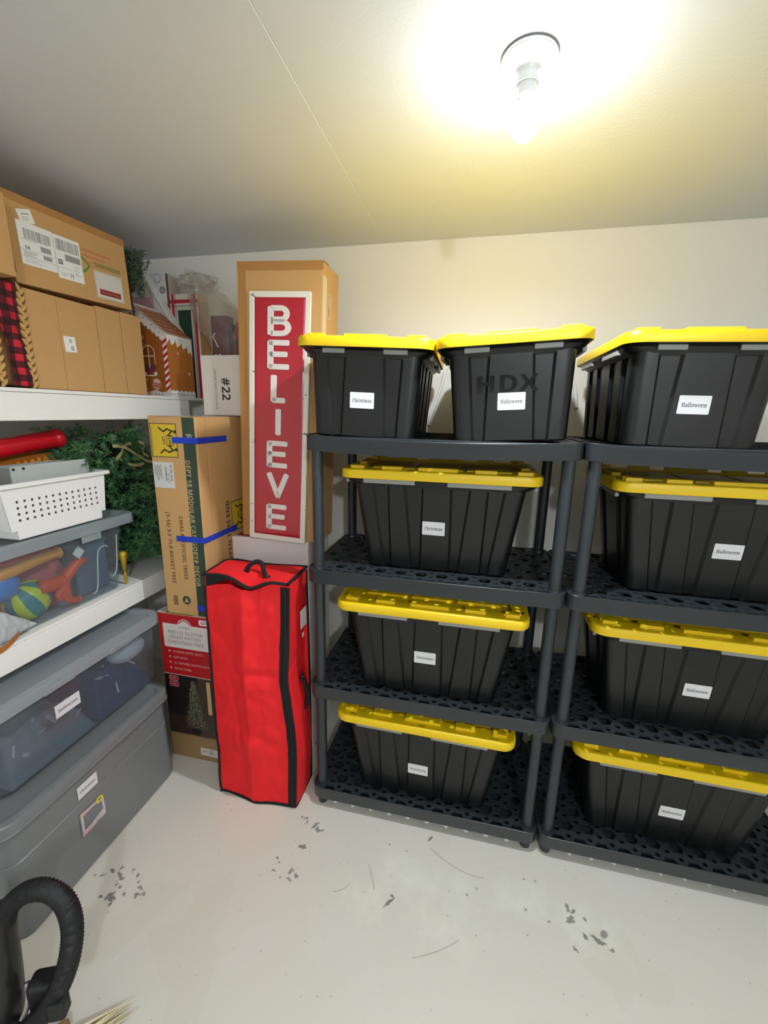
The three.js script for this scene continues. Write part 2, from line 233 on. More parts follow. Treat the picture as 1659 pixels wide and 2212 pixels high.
function toteGeos(k) {
  const row = (v, inset = 0) => {
    const hx = THREE.MathUtils.lerp(k.B[0], k.T[0], v) - inset, hz = THREE.MathUtils.lerp(k.B[1], k.T[1], v) - inset, r = .032, out = [], y = v * k.h;
    const side = (ribs, len, put) => { put(-len, 0); for (const [t0, t1, b0, b1] of ribs) { const a = THREE.MathUtils.lerp(b0, t0, v) * len, b = THREE.MathUtils.lerp(b1, t1, v) * len; put(a - .004, 0); put(a + .004, .008); put(b - .004, .008); put(b + .004, 0); } put(len, 0); };
    const arc = (cx, cz, a0) => { for (let i = 1; i < 6; i++) { const a = R(a0 - 15 * i); out.push([cx + r * Math.cos(a), y, cz + r * Math.sin(a)]); } };
    side(k.front, hx - r, (u, o) => out.push([u, y, hz - o])); arc(hx - r, hz - r, 90);
    side(k.side, hz - r, (u, o) => out.push([hx - o, y, -u])); arc(hx - r, -hz + r, 0);
    side(k.front, hx - r, (u, o) => out.push([-u, y, -hz + o])); arc(-hx + r, -hz + r, -90);
    side(k.side, hz - r, (u, o) => out.push([-hx + o, y, u])); arc(-hx + r, hz - r, 180);
    return out;
  };
  const rows = [row(0, .006), row(.02, 0)]; for (let i = 1; i <= 4; i++) rows.push(row(i / 4));
  const body = loft(rows, true, false, .35);
  const a = k.L / 2, b = k.D / 2, rr = .05, fl = (hx, hz, y) => roundRing(hx, hz, rr, y, 7);
  const flange = loft([fl(k.T[0] - .004, k.T[1] - .004, k.h - .032), fl(a - .016, k.T[1] + .002, k.h - .016), fl(a - .010, k.T[1] + .004, k.h - .010), fl(a - .008, b - .010, k.h - .003), fl(a - .006, b - .006, k.h + .004)], false, false, .4);
  // lid: skirt, ledge with slots, a ring of raised pads, a sunken middle
  const ty = k.h + .028;
  const skirt = loft([fl(a - .004, b - .004, k.h - .003), fl(a - .001, b - .001, k.h - .004), fl(a, b, k.h), fl(a, b, ty - .007), fl(a - .002, b - .002, ty - .002), fl(a - .006, b - .006, ty)], false, false, .7);
  const plate = roundShape(a - .006, b - .006, rr - .006); plate.holes.push(roundShape(a - .062, b - .062, .03));
  const slot = (cx, cz, w, d) => { const p = new THREE.Path(); p.moveTo(cx - w, cz - d); p.lineTo(cx + w, cz - d); p.lineTo(cx + w, cz + d); p.lineTo(cx - w, cz + d); p.closePath(); plate.holes.push(p); };
  for (const s of [-1, 1]) { for (const u of [-.83, 0, .83]) slot(u * (a - .02), s * (b - .021), .013, .0035); for (const u of [-.7, 0, .7]) slot(s * (a - .021), u * (b - .02), .0035, .013); }
  const parts = [skirt, flat(plate, .003, ty - .003), flat(roundShape(a - .060, b - .060, .03), .003, ty - .014)];
  const wall = loft([roundRing(a - .0605, b - .0605, .03, ty - .012, 6), roundRing(a - .0605, b - .0605, .03, ty, 6)], false, false, .6); parts.push(wall);
  for (const s of [-1, 1]) {
    for (const [u0, u1] of k.bumpsX) parts.push(rbox((u1 - u0) * a, .020, .030, .003, (u0 + u1) / 2 * a, ty + .001, s * (b - .046)));
    for (const [u0, u1] of k.bumpsZ) parts.push(rbox(.030, .020, (u1 - u0) * b, .003, s * (a - .046), ty + .001, (u0 + u1) / 2 * b));
  }
  for (const u of [-.5, 0, .5]) parts.push(rbox(k.L > k.D ? .16 : .24, .009, k.L > k.D ? .2 : .13, .003, k.L > k.D ? u * a : 0, ty - .008, k.L > k.D ? 0 : u * b));
  const tabs = (k.tabs).map(([u0, u1]) => rbox((u1 - u0) * k.T[0], .016, .010, .002, (u0 + u1) / 2 * k.T[0], k.h - .0125, k.T[1] + .009));
  const sideTabs = [-.5, .5].map((u) => rbox(.012, .016, .16, .002, .022, k.h - .018, u * k.T[1]));
  return { body, flange, lid: merge(parts), tabs, sideTabs };
}
const TG = { large: toteGeos(KINDS.large), small: toteGeos(KINDS.small) };
function tote(kind, label, word, [x, y, z], turn, sx, sy, group) {   // x, z: middle of the lid; sx: sticker offset from the middle
  const k = KINDS[kind], g = TG[kind], t = thing('storage_tote', label, 'storage tote', [x, y, z], turn);
  part('body', g.body, M.black, t); part('rim', g.flange, M.black, t); part('lid', g.lid, M.yellow, t, 'yellow lid with raised pads');
  g.tabs.forEach((q) => part('latch_tab', q, M.tab, t));
  for (const s of [-1, 1]) g.sideTabs.forEach((q) => { part('latch_tab', q, M.tab, t).position.x = s * (k.T[0] + .004); if (s < 0) t.children[t.children.length - 1].rotation.y = Math.PI; });
  const v = sy / k.h, fz = THREE.MathUtils.lerp(k.B[1], k.T[1], v) + .0006, lean = Math.atan((k.T[1] - k.B[1]) / k.h);
  const s = part('sticker', STICK, stickerMats[word], t, 'white sticker reading ' + word); s.position.set(sx, sy, fz); s.rotation.x = lean;
  return t;
}
const base = LEVELS.map((y) => y - .003);
const onTop = (o, roll) => { o.rotation.z = R(roll); return o; };
onTop(tote('small', 'black tote with Christmas sticker on the top shelf next to the red BELIEVE sign', 'Christmas', [.199, base[3] - .004, -.285], R(2.5), -.005, .122), -2);
const T2 = onTop(tote('small', 'black tote with embossed lettering and Halloween sticker, middle one on top of the shelving', 'Halloween', [.692, base[3] - .001, -.275], R(-1.5), .004, .122), 2.9);
onTop(tote('small', 'black tote with Halloween sticker on top of the shelving at the right edge', 'Halloween', [1.185, base[3] - .005, -.285], R(.5), -.012, .122), -.8);
{ // moulded lettering of the middle tote
  const s = new TextGeometry('HDX', { font, size: .058, depth: .0012, curveSegments: 4, bevelEnabled: false }); s.computeBoundingBox(); s.translate(-s.boundingBox.max.x / 2, 0, 0);
  const k = KINDS.small, y = .150, m = part('embossed_lettering', s.scale(1.12, .85, 1), std({ color: 0x040506, roughness: .8 }), T2);
  m.position.set(-.012, y, THREE.MathUtils.lerp(k.B[1], k.T[1], y / k.h)); m.rotation.x = Math.atan((k.T[1] - k.B[1]) / k.h);
}
tote('large', 'black tote with Christmas sticker on the second shelf from the top', 'Christmas', [.463, base[2], -.275], 0, -.007, .168);
tote('large', 'black tote with Christmas sticker on the third shelf from the top', 'Christmas', [.459, base[1], -.225], R(.3), -.009, .168);
tote('large', 'black tote with Thanksgiving sticker on the lowest shelf', 'Thanksgiving', [.457, base[0], -.228], R(-.8), -.012, .146);
tote('large', 'black tote with Halloween sticker on the right unit, second shelf down', 'Halloween', [1.372, base[2], -.27], R(-.5), .008, .166);
tote('large', 'black tote with Halloween sticker on the right unit, third shelf down', 'Halloween', [1.365, base[1], -.26], R(-1), .008, .165);
tote('large', 'black tote with Halloween sticker on the right unit, lowest shelf', 'Halloween', [1.362, base[0], -.25], R(-1), .008, .155);

// white cord on the back wall, behind the top totes
solo('cable', 'white cable hanging on the back wall behind the top totes', 'cable', tube([[.345, 1.585, Z0 + .008], [.352, 1.63, Z0 + .008], [.37, 1.69, Z0 + .008], [.4, 1.78, Z0 + .01], [.425, 1.87, Z0 + .01], [.55, 1.95, Z0 + .01], [.78, 1.95, Z0 + .01], [.94, 1.87, Z0 + .01], [1.0, 1.78, Z0 + .01], [1.02, 1.68, Z0 + .008]], .008, 80, 12), M.white);

// ---------------------------------------------------------------- cardboard boxes and printed panels
function slab(name, parent, face, size, [u0, v0, u1, v1], mat, lift = .0008, turn = 0, label) {  // a thin sheet on a face of a box whose base middle is the parent's origin; u from the left edge, v from the bottom, in metres
  const [w, h, d] = size, su = u1 - u0, sv = v1 - v0, m = part(name, new THREE.BoxGeometry(su, sv, .0008), mat, parent, label);
  const cu = (u0 + u1) / 2, cv = (v0 + v1) / 2;
  if (face === 'z') { m.position.set(-w / 2 + cu, cv, d / 2 + lift); m.rotation.z = turn; } else if (face === 'x') { m.position.set(w / 2 + lift, cv, d / 2 - cu); m.rotation.set(0, Math.PI / 2, 0); m.rotateZ(turn); } else { m.position.set(-w / 2 + cu, h + lift, d / 2 - cv); m.rotation.set(-Math.PI / 2, 0, 0); m.rotateZ(turn); }
  return m;
}
function boxThing(name, label, category, pos, size, mat = M.card, rotY = 0, group, seams = true) {
  const t = thing(name, label, category, pos, rotY, group); const [w, h, d] = size;
  part('carton', uvMetres(rbox(w, h, d, .004, 0, h / 2, 0), 2), mat, t);
  return t;
}
const texMat = (w, h, draw, o = {}) => std({ map: canvasTex(w, h, draw), roughness: .6, ...o });

// canvas for a face measured in metres: draw(g, X, Y, s) with X(u), Y(v) from the lower left corner and s pixels per metre
function faceTex(wm, hm, ppm, draw) { return canvasTex(Math.round(wm * ppm), Math.round(hm * ppm), (g, w, h) => draw(g, (u) => u * w / wm, (v) => h - v * h / hm, ppm, w, h)); }
const faceMat = (wm, hm, ppm, draw, o = {}) => std({ map: faceTex(wm, hm, ppm, draw), roughness: .6, ...o });
const rectM = (g, X, Y, u0, v0, u1, v1, c) => { g.fillStyle = c; g.fillRect(X(u0), Y(v1), X(u1) - X(u0), Y(v0) - Y(v1)); };

// ---------------------------------------------------------------- white painted shelves along the left wall
function wallShelf(label, top, under, fasciaEnd) {
  const z1 = 1.5, t = thing('wall_shelf', label, 'shelf', [0, 0, 0]);
  part('board', uvMetres(rbox(.855 - 1.45 + 1.2, .0125, z1 - Z0, .002, -.852 - .302, top - .00625, (z1 + Z0) / 2), 2), M.whitePaint, t);
  t.children[0].geometry = uvMetres(rbox(.598, .0125, z1 - Z0, .002, -1.45 + .299, top - .00625, (z1 + Z0) / 2), 2);
  part('front_rail', uvMetres(rbox(.035, top - .0135 - under, z1 - fasciaEnd, .003, -.8525 - .0175, (top - .0135 + under) / 2, (z1 + fasciaEnd) / 2), 2), M.whitePaint, t);
  part('wall_ledger', uvMetres(rbox(.035, top - .0135 - under, z1 - Z0, .003, -1.4325, (top - .0135 + under) / 2, (z1 + Z0) / 2), 2), M.whitePaint, t);
}
wallShelf('upper white painted wooden shelf carrying cardboard boxes', 1.697, 1.5935, -.559);
wallShelf('middle white painted wooden shelf carrying the clear toy bin', .882, .788, -.6);

// ---------------------------------------------------------------- upper shelf, left
const US = 1.698;
{ // wide shipping carton on top
  const S = [.45, .262, .47], t = boxThing('cardboard_box', 'wide cardboard shipping box with two white address labels, topmost on the upper shelf', 'box', [-1.096, 2.032, -.035], S);
  t.rotation.x = R(2.2);
  slab('tape', t, 'x', S, [0, .238, .47, .262], M.tape, .0006);
  slab('printed_panel', t, 'x', S, [.12, .07, .44, .185], faceMat(.32, .115, 1600, (g, X, Y, s, w, h) => {
    cardFill(g, w, h, 9); const c = 'rgba(190,70,40,.75)'; g.save(); 
    text(g, 'THIS CARTON CONTAINS ORNAMENTS', X(.165), Y(.1), 19, c, 'sans-serif', 'bold', 'center', 0, w * .95); text(g, 'HANDLE WITH CARE', X(.19), Y(.082), 18, c, 'sans-serif', 'bold', 'center', 0, w * .5);
    g.strokeStyle = c; g.lineWidth = 3; g.beginPath(); g.moveTo(X(.15), Y(.07)); g.bezierCurveTo(X(.17), Y(.04), X(.19), Y(.09), X(.22), Y(.06)); g.stroke(); rectM(g, X, Y, .19, .055, .31, .07, 'rgba(120,120,60,.6)');
    g.strokeStyle = '#5f8a3c'; g.lineWidth = 12; g.beginPath(); g.moveTo(X(.135), Y(.075)); g.lineTo(X(.165), Y(.05)); g.lineTo(X(.14), Y(.025)); g.lineTo(X(.115), Y(.04)); g.stroke(); g.fillStyle = '#b03020'; g.beginPath(); g.arc(X(.13), Y(.012), 6, 0, 7); g.fill(); g.restore();
  }), .0005, 0, 'red and green print on cardboard');
  slab('shipping_label', t, 'x', S, [.03, .062, .15, .188], faceMat(.12, .126, 2400, (g, X, Y, s, w, h) => {
    g.fillStyle = '#edecea'; g.fillRect(0, 0, w, h); bars(g, X(.02), Y(.108), X(.09), 70, 4, '#777'); g.fillStyle = '#999'; g.fillRect(X(.07), Y(.068), X(.036), 40); text(g, 'OB', X(.025), Y(.052), 30, '#555', 'sans-serif', 'bold'); lines(g, X(.01), Y(.078), X(.1), 2, 8, 3, '#aaa', 3); g.fillStyle = '#aaa'; g.fillRect(0, Y(.045), w, 3); g.fillRect(0, Y(.025), w, 3); lines(g, X(.01), Y(.04), X(.05), 4, 9, 4, '#9a9a9a', 5); g.fillStyle = '#999'; g.fillRect(X(.075), Y(.042), X(.03), 30); lines(g, X(.01), Y(.02), X(.09), 4, 9, 3, '#bbb', 6);
  }), .0014, 0, 'white address label with barcode');
  slab('shipping_label', t, 'x', S, [.152, .05, .252, .186], faceMat(.1, .136, 2400, (g, X, Y, s, w, h) => {
    g.fillStyle = '#edecea'; g.fillRect(0, 0, w, h); bars(g, X(.006), Y(.125), X(.088), 84, 8, '#777'); g.fillStyle = '#969694'; g.fillRect(X(.035), Y(.082), X(.06), 50); g.strokeStyle = '#444'; g.lineWidth = 8; g.strokeRect(X(.008), Y(.058), 30, 26); g.fillStyle = '#444'; g.fillRect(X(.013), Y(.054), 10, 10); lines(g, X(.065), Y(.05), X(.03), 5, 16, 3, '#999', 3); text(g, 'H', X(.052), Y(.016), 52, '#555', 'sans-serif', ''); g.fillStyle = '#bbb'; g.fillRect(0, Y(.036), w * .55, 3); g.fillRect(0, Y(.062), w, 3); lines(g, X(.01), Y(.02), X(.035), 3, 9, 3, '#aaa', 5);
  }), .0014, 0, 'white address label with barcode and letter H');
  slab('label', t, 'x', S, [.042, .185, .092, .225], faceMat(.05, .04, 3000, (g, X, Y, s, w, h) => { g.fillStyle = '#eceae2'; g.fillRect(0, 0, w, h); lines(g, w * .25, h * .3, w * .6, 1, 10, 8, '#888', 2); lines(g, w * .2, h * .5, w * .6, 3, 14, 4, '#b5b3ac', 5); }), .002, .30, 'small tilted white label');
  const pk = slab('packing_slip_pouch', t, 'x', S, [.30, .018, .43, .112], faceMat(.13, .094, 2200, (g, X, Y, s, w, h) => { g.fillStyle = '#d6d2cb'; g.fillRect(0, 0, w, h); const r = rng(4); for (let i = 0; i < 60; i++) { g.strokeStyle = `rgba(255,255,255,${.2 + .3 * r()})`; g.lineWidth = 1 + 2 * r(); g.beginPath(); const x = r() * w, y = r() * h; g.moveTo(x, y); g.lineTo(x + 40 * (r() - .5), y + 40 * (r() - .5)); g.stroke(); } g.strokeStyle = '#bdb8b0'; g.lineWidth = 6; g.strokeRect(8, 8, w - 16, h - 16); g.fillStyle = '#8a2124'; g.fillRect(X(.016), Y(.033), X(.1), Y(0) - Y(.02)); text(g, 'PACKING LIST ENCLOSED', X(.066), Y(.023), 20, '#b86a66', 'sans-serif', 'bold', 'center', 0, X(.09)); }, { roughness: .25 }), .0016, 0, 'clear pouch with a dark red stripe');
}
{ // lower row of three cartons
  const row = [['cardboard_box', 'wide plain cardboard box with a small white label, under the shipping box', .268, .054, .315], ['cardboard_box', 'narrow plain cardboard box, middle one under the shipping box', .113, -.1405, .322], ['cardboard_box', 'narrow plain cardboard box next to the gingerbread house box', .105, -.2525, .325]];
  row.forEach(([n, l, d, zc, h], i) => {
    const S = [.43, h, d], t = boxThing(n, l, 'box', [-.87 - .215, US, zc], S, M.card, 0, null);
    if (i === 0) { for (const [a, b] of [[.002, .108], [.1095, .266]]) part('flap', uvMetres(rbox(.003, h - .004, b - a, .001, S[0] / 2 + .001, h / 2, d / 2 - (a + b) / 2), 2), M.card, t);
      slab('label', t, 'x', S, [.118, .135, .163, .188], faceMat(.045, .053, 3000, (g, X, Y, s, w, h2) => { g.fillStyle = '#eeedea'; g.fillRect(0, 0, w, h2); g.fillStyle = '#b9b7b4'; g.fillRect(w * .45, h2 * .15, w * .25, h2 * .25); bars(g, w * .5, h2 * .6, w * .3, h2 * .3, 3, '#777', false); }), .0032, .06, 'small white barcode label'); }
    else part('flap', uvMetres(rbox(.003, h - .006, d - .008, .001, S[0] / 2 + .001, h / 2, 0), 2), M.card, t);
  });
}
{ // carton at the frame's left edge
  const S = [.4, .225, .45], t = boxThing('cardboard_box', 'cardboard box at the left edge of the photo on top of the wicker basket', 'box', [-1.005, 2.02, .475], S);
  part('flap', uvMetres(rbox(.10, .10, .003, .001, .14, .055, -S[2] / 2 - .012).rotateX(.0), 2), M.card, t).rotation.x = 0.06;
}
{ // wicker basket with a plaid lining
  const h = .316, t = thing('wicker_basket', 'woven wicker basket with red and black buffalo plaid lining', 'basket', [-1.07, US, .375]);
  const straw = std({ map: canvasTex(256, 256, (g, w, hh) => { g.fillStyle = '#c79a5d'; g.fillRect(0, 0, w, hh); const r = rng(7); for (let i = 0; i < 900; i++) { g.fillStyle = r() < .5 ? `rgba(240,205,140,${.15 + .3 * r()})` : `rgba(110,70,30,${.1 + .2 * r()})`; g.fillRect(r() * w, r() * hh, 2, 6 + 24 * r()); } }), roughness: .7 });
  part('body', rbox(.40, h - .01, .36, .02, 0, h / 2, 0), std({ color: 0x7a5630, roughness: .9 }), t);
  const beads = []; const bead = new THREE.SphereGeometry(1, 8, 6);
  const r = rng(21);
  for (let c = 0; c < 15; c++) { const z = -.172 + c * .0242; if (z > -.155 && z < -.098) continue; for (let k = 0; k < 13; k++) for (const s of [-1, 1]) { const y = .012 + k * .0238 + (s > 0 ? .0118 : 0); beads.push(bead.clone().scale(.009, .0155 + .002 * r(), .0068).rotateX(s * .62).translate(.202 + .003 * r(), y, z + s * .0052)); } }
  part('weave', beads, straw, t, 'braided straw weave');
  part('lining', uvMetres(grid((u, v) => [.209 + .004 * Math.sin(u * 9 + v * 5) + .002 * Math.sin(v * 21), .006 + v * (h - .004), -.098 - u * .06 + .010 * (v - .5) - .004 * Math.sin(v * 7)], 10, 40), 1), std({ map: canvasTex(128, 128, (g, w, hh) => { g.fillStyle = '#c41e30'; g.fillRect(0, 0, w, hh); g.fillStyle = 'rgba(20,8,12,.62)'; g.fillRect(0, 0, w / 2, hh); g.fillStyle = 'rgba(20,8,12,.62)'; g.fillRect(0, 0, w, hh / 2); }), roughness: .9 }), t, 'red and black buffalo plaid cloth');
  { const m = t.children[t.children.length - 1], tx = m.material.map; tx.repeat.set(24, 24); }
}
// gingerbread house gift box
{
  const w = .366, d = .18, e = .283, ap = .425, t = thing('gingerbread_house_box', 'gift box shaped and printed as a gingerbread house with candy cane corner', 'gift box', [-.862 - w / 2, US, -.538]);
  const G = std({ color: 0xa4622a, roughness: .6 });
  const sh = new THREE.Shape(); sh.moveTo(-w / 2, 0); sh.lineTo(w / 2, 0); sh.lineTo(w / 2, e); sh.lineTo(0, ap); sh.lineTo(-w / 2, e); sh.closePath();
  part('body', new THREE.ExtrudeGeometry(sh, { depth: d, bevelEnabled: false }).translate(0, 0, -d / 2), G, t);
  const front = new THREE.ShapeGeometry(sh), uv = front.attributes.uv, p = front.attributes.position; for (let i = 0; i < p.count; i++) uv.setXY(i, p.getX(i) / w + .5, p.getY(i) / ap);
  const dots = (g, x, y, n, dx, dy, rr) => { const c = ['#8a2a36', '#55505c', '#a9c4b4', '#8a2a36', '#d8b98a', '#4f5560']; for (let i = 0; i < n; i++) { g.fillStyle = c[i % 6]; g.beginPath(); g.arc(x + i * dx, y + i * dy + 3 * Math.sin(i * 2), rr, 0, 7); g.fill(); } };
  part('gable_front', front.translate(0, 0, d / 2 + .0008), faceMat(w, ap, 1800, (g, X, Y, s, W, Hh) => {
    g.fillStyle = '#a05a20'; g.fillRect(0, 0, W, Hh);
    const q = (u0, u1) => { // icing along the roof edge
      g.fillStyle = '#e4dcd6'; g.beginPath(); g.moveTo(X(u0), Y(ap)); g.lineTo(X(u1), Y(e)); g.lineTo(X(u1), Y(e - .03)); const n = 9; for (let i = 0; i <= n; i++) { const f = i / n, u = u1 + (u0 - u1) * f, v = e - .035 + (ap - e) * f; g.quadraticCurveTo(X(u - (u0 - u1) / n * .5), Y(v - .035), X(u), Y(v - .005)); } g.closePath(); g.fill(); };
    q(w / 2, w); q(w / 2, 0);
    dots(g, X(w / 2 + .01), Y(ap - .025), 9, X(.02), Y(0) - Y(.0155), 5);
    // window
    const cx = .262; g.strokeStyle = '#f0d2a4'; g.lineWidth = 8; g.fillStyle = '#8a4a1e'; g.beginPath(); g.moveTo(X(cx - .032), Y(.125)); g.lineTo(X(cx - .032), Y(.2)); g.arc(X(cx), Y(.2), X(.032), Math.PI, 0); g.lineTo(X(cx + .032), Y(.125)); g.closePath(); g.fill(); g.stroke(); g.beginPath(); g.moveTo(X(cx), Y(.235)); g.lineTo(X(cx), Y(.13)); g.moveTo(X(cx - .032), Y(.185)); g.lineTo(X(cx + .032), Y(.185)); g.stroke();
    for (const k of [-1, 1]) { g.fillStyle = '#6b4442'; g.beginPath(); g.ellipse(X(cx + k * .018), Y(.13), X(.016), X(.022), k * .6, 0, 7); g.fill(); g.fillStyle = '#f2ebe2'; g.beginPath(); g.arc(X(cx + k * .03), Y(.105), X(.009), 0, 7); g.fill(); } g.fillStyle = '#a82030'; g.beginPath(); g.ellipse(X(cx), Y(.112), X(.009), X(.012), 0, 0, 7); g.fill(); rectM(g, X, Y, cx - .028, .094, cx + .03, .099, '#f2ebe2');
    // sweets, bauble, man
    for (const [u, v, c] of [[.215, .27, '#d8c6b6'], [.235, .268, '#d89a8a']]) for (let i = 0; i < 7; i++) { g.fillStyle = c; g.beginPath(); g.arc(X(u) + 11 * Math.cos(i * .9), Y(v) + 11 * Math.sin(i * .9), 7, 0, 7); g.fill(); }
    g.fillStyle = '#d59a86'; g.beginPath(); g.ellipse(X(.292), Y(.055), X(.024), X(.026), .1, 0, 7); g.fill(); g.fillStyle = '#e9c7b6'; g.beginPath(); g.ellipse(X(.292), Y(.07), X(.018), X(.012), .1, 0, 7); g.fill(); g.strokeStyle = '#9c5a4e'; g.lineWidth = 9; g.beginPath(); g.moveTo(X(.27), Y(.062)); g.lineTo(X(.315), Y(.055)); g.moveTo(X(.27), Y(.05)); g.lineTo(X(.315), Y(.043)); g.stroke();
    g.fillStyle = '#bb6e38'; g.beginPath(); g.arc(X(.228), Y(.072), X(.014), 0, 7); g.fill(); g.fillRect(X(.216), Y(.06), X(.024), X(.035)); rectM(g, X, Y, .212, .078, .245, .082, '#eed0aa');
    // candy cane corner
    g.fillStyle = '#ece2dc'; g.fillRect(X(w - .024), Y(e - .01), X(.024), Y(0) - Y(e - .01)); g.fillStyle = '#b8242f'; for (let i = 0; i < 10; i++) { const v = e - .02 - i * .03; g.beginPath(); g.moveTo(X(w - .024), Y(v - .014)); g.lineTo(X(w), Y(v + .004)); g.lineTo(X(w), Y(v - .012)); g.lineTo(X(w - .024), Y(v - .03)); g.fill(); }
    // snow along the foot
    g.fillStyle = '#d9cdc6'; g.beginPath(); g.moveTo(0, Hh); for (let i = 0; i <= 14; i++) g.lineTo(X(w * i / 14), Y(.024 + .006 * Math.sin(i * 1.9))); g.lineTo(W, Hh); g.fill(); dots(g, X(.19), Y(.011), 9, X(.018), 0, 6);
  }), t, 'printed gingerbread front');
  slab('wall_print', t, 'x', [w, e, d], [0, 0, d, e], faceMat(d, e, 2200, (g, X, Y, s, W, Hh) => {
    g.fillStyle = '#bd7330'; g.fillRect(0, 0, W, Hh); const r = rng(5); for (let i = 0; i < 9; i++) { g.fillStyle = 'rgba(110,58,20,.6)'; g.beginPath(); g.arc(r() * W, r() * Hh, 5 + 4 * r(), 0, 7); g.fill(); }
    g.fillStyle = '#f4f1ee'; g.beginPath(); g.moveTo(0, 0); g.lineTo(W, 0); const v = [.05, .075, .045, .06, .035, .055, .03, .05, .028]; g.lineTo(W, Y(e - .085)); for (let i = 0; i < 9; i++) g.quadraticCurveTo(W * (1 - (i + .5) / 9), Y(e - v[i] - .012), W * (1 - (i + 1) / 9), Y(e - v[(i + 1) % 9] + .012)); g.closePath(); g.fill();
    for (const [u, vv, c] of [[.07, .205, '#f0a596'], [.143, .115, '#e6e2cc']]) for (let i = 0; i < 6; i++) { g.fillStyle = c; g.beginPath(); g.arc(X(u) + 9 * Math.cos(i * 1.05), Y(vv) + 9 * Math.sin(i * 1.05), 8, 0, 7); g.fill(); }
    g.fillStyle = '#f4f1ee'; g.beginPath(); g.moveTo(0, Hh); for (let i = 0; i <= 12; i++) g.lineTo(W * i / 12, Y(.026 + .006 * (i % 2))); g.lineTo(W, Hh); g.fill(); dots(g, X(.008), Y(.011), 14, X(.0125), 0, 7);
  }), .0008, 0, 'printed side wall with icing');
  const sl = Math.hypot(w / 2, ap - e), roofTex = faceMat(d + .008, sl, 2000, (g, X, Y, s, W, Hh) => {
    g.fillStyle = '#a9653c'; g.fillRect(0, 0, W, Hh); g.lineWidth = 6; for (let j = 0; j < 6; j++) { g.strokeStyle = '#eddcc2'; g.beginPath(); const y = Hh * (.2 + j * .155); g.moveTo(0, y); for (let i = 0; i < 5; i++) g.bezierCurveTo(W * (i + .3) / 5, y - 16, W * (i + .7) / 5, y + 4, W * (i + 1) / 5, y - 2 + 7 * (i % 2)); g.stroke(); }
    g.fillStyle = '#efeae4'; g.fillRect(0, 0, W, Hh * .12); g.fillRect(0, 0, W * .04, Hh);
  });
  for (const s of [-1, 1]) { const m = part('roof', new THREE.BoxGeometry(d + .008, sl, .003), s > 0 ? roofTex : G, t); m.position.set(s * w / 4, (e + ap) / 2 + .002, 0); m.rotation.set(0, s * Math.PI / 2, 0); m.rotateX(-Math.atan2(w / 2, ap - e)); }
}
// house-shaped white board behind the gingerbread roof
{
  const t = thing('wall_sign', 'white house-shaped wooden sign with pink script, standing behind the gingerbread house', 'sign', [-1.135, US, -.655]);
  const sh = new THREE.Shape(); sh.moveTo(-.2, 0); sh.lineTo(.2, 0); sh.lineTo(.2, .31); sh.lineTo(0, .625); sh.lineTo(-.2, .31); sh.closePath();
  part('panel', new THREE.ExtrudeGeometry(sh, { depth: .012, bevelEnabled: false }).translate(0, 0, -.006), phys({ color: 0xf0e8e6, roughness: .5 }), t);
  for (const k of [-1, 1]) { const l = Math.hypot(.205, .323), g = rbox(.014, l, .044, .002, 0, 0, 0).rotateZ(k * Math.atan2(.205, .323)); part('roof_strip', g.translate(k * .104, .4685, 0), M.white, t, 'thick white edge strip'); }
  const pk = std({ color: 0xb4386a, roughness: .6 }), pts = []; for (let i = 0; i < 5; i++) { pts.push(tube([[-.10 + i * .034, .455 - i * .006, .0068], [-.092 + i * .034, .425 - i * .006, .0068], [-.078 + i * .034, .46 - i * .006, .0068]], .0032, 10, 6), tube([[-.11 + i * .035, .405, .0068], [-.09 + i * .035, .412 - .016 * (i % 2), .0068]], .003, 6, 6)); }
  part('lettering', pts, pk, t, 'pink script strokes');
  part('lettering_ground', new THREE.BoxGeometry(.2, .13, .0006).translate(-.04, .43, .0064), std({ color: 0xe6b4c2, roughness: .6 }), t, 'pale pink patch under the script');
}
{ // white box with grey snowflakes, behind
  const S = [.26, .612, .08], t = thing('gift_box', 'white gift box with grey snowflakes and a dark red edge behind the gingerbread house', 'gift box', [-1.139, US, -.722]);
  part('carton', rbox(...S, .003, 0, S[1] / 2, 0), std({ color: 0xb7aca4, roughness: .6 }), t); part('edge_trim', rbox(.009, S[1] - .004, .004, .001, S[0] / 2 - .004, S[1] / 2, S[2] / 2), std({ color: 0x6b3a34, roughness: .6 }), t, 'dark red front edge');
  slab('printed_panel', t, 'z', S, [0, 0, .247, S[1]], faceMat(.247, .612, 1200, (g, X, Y, s, w, h) => {
    g.fillStyle = '#d9d8d6'; g.fillRect(0, 0, w, h); const r = rng(31); for (let i = 0; i < 30; i++) { const x = r() * w, y = r() * h, q = 10 + 14 * r(); g.fillStyle = g.strokeStyle = r() < .5 ? '#8f9190' : '#a7a6a2'; g.lineWidth = 4; if (r() < .5) { for (let k = 0; k < 6; k++) { g.beginPath(); g.arc(x + q * .6 * Math.cos(k * 1.05), y + q * .6 * Math.sin(k * 1.05), q * .5, 0, 7); g.fill(); } } else { g.beginPath(); g.arc(x, y, q * 1.3, 0, 7); g.stroke(); } }
    g.fillStyle = '#8b8d8b'; for (let k = 0; k < 6; k++) { g.beginPath(); g.arc(X(.225) + 13 * Math.cos(k * 1.05), Y(.535) + 13 * Math.sin(k * 1.05), 10, 0, 7); g.fill(); } g.strokeStyle = '#8b8d8b'; g.beginPath(); g.arc(X(.2), Y(.59), 24, 0, 7); g.stroke();
  }), .0008, 0, 'white snowflake print');
}
